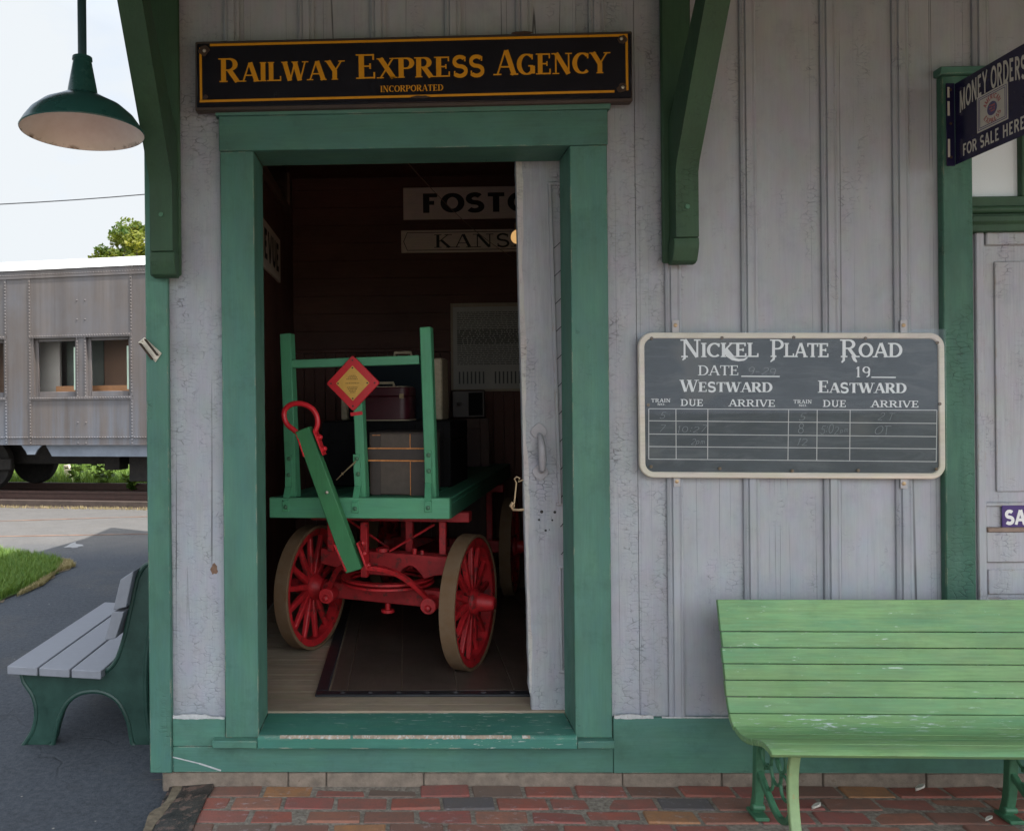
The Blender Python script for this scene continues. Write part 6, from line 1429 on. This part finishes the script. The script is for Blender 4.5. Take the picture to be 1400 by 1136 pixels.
# track: rails and ties
TRK = empty('railway_track', tuple(tp(0, .8, 0)), 'rusty rails on dark ties under the rail car', 'track')
for nn in (.82, 2.1 + .155):
    mb = MB(); tbx(mb, -22, 24, nn - .035, nn + .035, .085, .125); tbx(mb, -22, 24, nn - .01, nn + .01, .0, .0845); tbx(mb, -22, 24, nn - .07, nn + .07, -.02, -.0005); mb.build('rail', M_railm, TRK)
mb = MB()
for k in range(-36, 40): tbx(mb, k * .6, k * .6 + .22, .25, 2.85, -.10, -.021)
mb.build('ties', M_tie, TRK, bevel=.01)
mb = MB(); tbx(mb, -22, 24, .12, .22, -.05, .05); tag(mb.build('timber_edging', M_tie, bevel=.01), 'dark timber laid along the platform side of the track', 'timber')

# ================================================================= tree and wire beyond
tz0 = ray(172, 330); tdist = 38; tb_ = CAM + tz0 * (tdist / tz0.dot(FWD)); 
def tree(cx, cy, zc, rad, hgt, n, label):
    T = empty('maple_tree', (cx, cy, -.05), label, 'tree')
    mb = MB(); mb.tube([(cx, cy, -.05), (cx + .1, cy, 2.5), (cx - .1, cy + .1, 5), (cx, cy, zc + rad * .3)], [.30, .22, .16, .05], 10)
    rnd = random.Random(5)
    for k in range(14):
        a = rnd.uniform(0, 6.28); z = rnd.uniform(zc - hgt * .6, zc + hgt * .2); mb.tube([(cx, cy, z - .8), (cx + math.cos(a) * rad * .5, cy + math.sin(a) * rad * .5, z + .1), (cx + math.cos(a) * rad * .85, cy + math.sin(a) * rad * .85, z + .6)], [.07, .05, .015], 6)
    mb.build('trunk', M_bark, T)
    mb = MB(); cl = []
    while len(cl) < 110:
        v = Vector((rnd.uniform(-1, 1), rnd.uniform(-1, 1), rnd.uniform(-1, 1)))
        if .35 < v.length < 1: cl.append((Vector((cx + v.x * rad, cy + v.y * rad, zc + v.z * hgt)), rnd.uniform(.28, .62), rnd.random()))
    for c, r_, tone in cl:
        for k in range(n // 110):
            v = Vector((rnd.gauss(0, 1), rnd.gauss(0, 1), rnd.gauss(0, .8))).normalized() * r_ * rnd.random() ** .4; p = c + v; s_ = rnd.uniform(.06, .12)
            u = Vector((rnd.gauss(0, 1), rnd.gauss(0, 1), rnd.gauss(0, .6))).normalized() * s_; w = u.orthogonal().normalized() * s_ * .7
            mb.add([p - u, p + w, p + u, p - w], [(0, 1, 2, 3)], min(1, max(.01, tone * .6 + (.35 if v.z < 0 else .0) + rnd.uniform(-.1, .25))))
    mb.build('crown', M_leaf, T, smooth=False)
tree(tb_.x + .55, tb_.y, 1.5 + (555 - 372) / F * tdist, 1.95, 2.35, 20000, 'yellowing green maple tree rising behind the rail car roof')
w0, w1 = ray(0, 279.5), ray(198, 266); A = CAM + w0 * 17; B = CAM + w1 * 17.6; dd = (B - A)
mb = MB(); mb.tube([A + dd * t + Vector((0, 0, .06 * ((t - .5) ** 2 - .25))) for t in (-4, -2, -1, -.5, 0, .25, .5, .75, 1, 1.5, 2, 3)], .011, 6); tag(mb.build('power_line', M_wire), 'single dark overhead wire crossing the pale sky above the rail car', 'wire')

# ================================================================= light
sv = Vector((.48, -.29, 1.0)).normalized(); el = math.asin(sv.z); rot = math.atan2(sv.x, sv.y)
sd_ = bpy.data.lights.new('sun', 'SUN'); sd_.energy = 3.0; sd_.angle = R(.53); sd_.color = (1, .95, .87)
so = bpy.data.objects.new('sun', sd_); COL.objects.link(so); so.rotation_euler = (-sv).to_track_quat('-Z', 'Y').to_euler(); so.location = (4, -6, 12)
wd_ = bpy.data.worlds.new('World'); scene.world = wd_; wd_.use_nodes = True; nt = wd_.node_tree; bg = nt.nodes['Background']
sky = nt.nodes.new('ShaderNodeTexSky'); sky.sky_type = 'NISHITA'; sky.sun_disc = False; sky.sun_elevation = el; sky.sun_rotation = rot; sky.air_density = 1.0; sky.dust_density = 1.6; sky.ozone_density = 1.0
tc = nt.nodes.new('ShaderNodeTexCoord'); mp = nt.nodes.new('ShaderNodeMapping'); mp.inputs['Scale'].default_value = (1.3, 1.3, 3.0); nt.links.new(tc.outputs['Generated'], mp.inputs[0])
nz = nt.nodes.new('ShaderNodeTexNoise'); nz.inputs['Scale'].default_value = 2.2; nz.inputs['Detail'].default_value = 6; nt.links.new(mp.outputs[0], nz.inputs[0])
mr = nt.nodes.new('ShaderNodeMapRange'); mr.inputs[1].default_value = .38; mr.inputs[2].default_value = .66; mr.inputs[3].default_value = .0; mr.inputs[4].default_value = .5; nt.links.new(nz.outputs[0], mr.inputs[0])
sx_ = nt.nodes.new('ShaderNodeSeparateXYZ'); nt.links.new(tc.outputs['Generated'], sx_.inputs[0])
me_ = nt.nodes.new('ShaderNodeMapRange'); me_.inputs[1].default_value = .20; me_.inputs[2].default_value = .62; me_.inputs[3].default_value = .92; me_.inputs[4].default_value = .35; nt.links.new(sx_.outputs[2], me_.inputs[0])
ad = nt.nodes.new('ShaderNodeMath'); ad.operation = 'ADD'; ad.use_clamp = True; nt.links.new(mr.outputs[0], ad.inputs[0]); nt.links.new(me_.outputs[0], ad.inputs[1])
mx = nt.nodes.new('ShaderNodeMix'); mx.data_type = 'RGBA'; nt.links.new(ad.outputs[0], mx.inputs[0]); nt.links.new(sky.outputs[0], mx.inputs[6]); 
dt_ = nt.nodes.new('ShaderNodeVectorMath'); dt_.operation = 'DOT_PRODUCT'; nt.links.new(tc.outputs['Generated'], dt_.inputs[0]); dt_.inputs[1].default_value = sv
gl_ = nt.nodes.new('ShaderNodeMapRange'); gl_.inputs[1].default_value = .0; gl_.inputs[2].default_value = .9; gl_.inputs[3].default_value = 1.0; gl_.inputs[4].default_value = 4.2; nt.links.new(dt_.outputs['Value'], gl_.inputs[0])
hz_ = nt.nodes.new('ShaderNodeMix'); hz_.data_type = 'RGBA'; hz_.blend_type = 'MULTIPLY'; hz_.inputs[0].default_value = 1; hz_.inputs[6].default_value = (2.72, 2.86, 2.98, 1); nt.links.new(gl_.outputs[0], hz_.inputs[7]); nt.links.new(hz_.outputs[2], mx.inputs[7])
nt.links.new(mx.outputs[2], bg.inputs[0]); bg.inputs[1].default_value = .12

vs_ = scene.view_settings; scene.display_settings.display_device = 'sRGB'; vs_.view_transform = 'Standard'; vs_.look = 'None'; vs_.gamma = 1; vs_.use_curve_mapping = False; vs_.exposure = 1.42
cy_ = scene.cycles; cy_.max_bounces = 10; cy_.diffuse_bounces = 6; cy_.transparent_max_bounces = 12; cy_.use_denoising = True; cy_.sample_clamp_indirect = 6
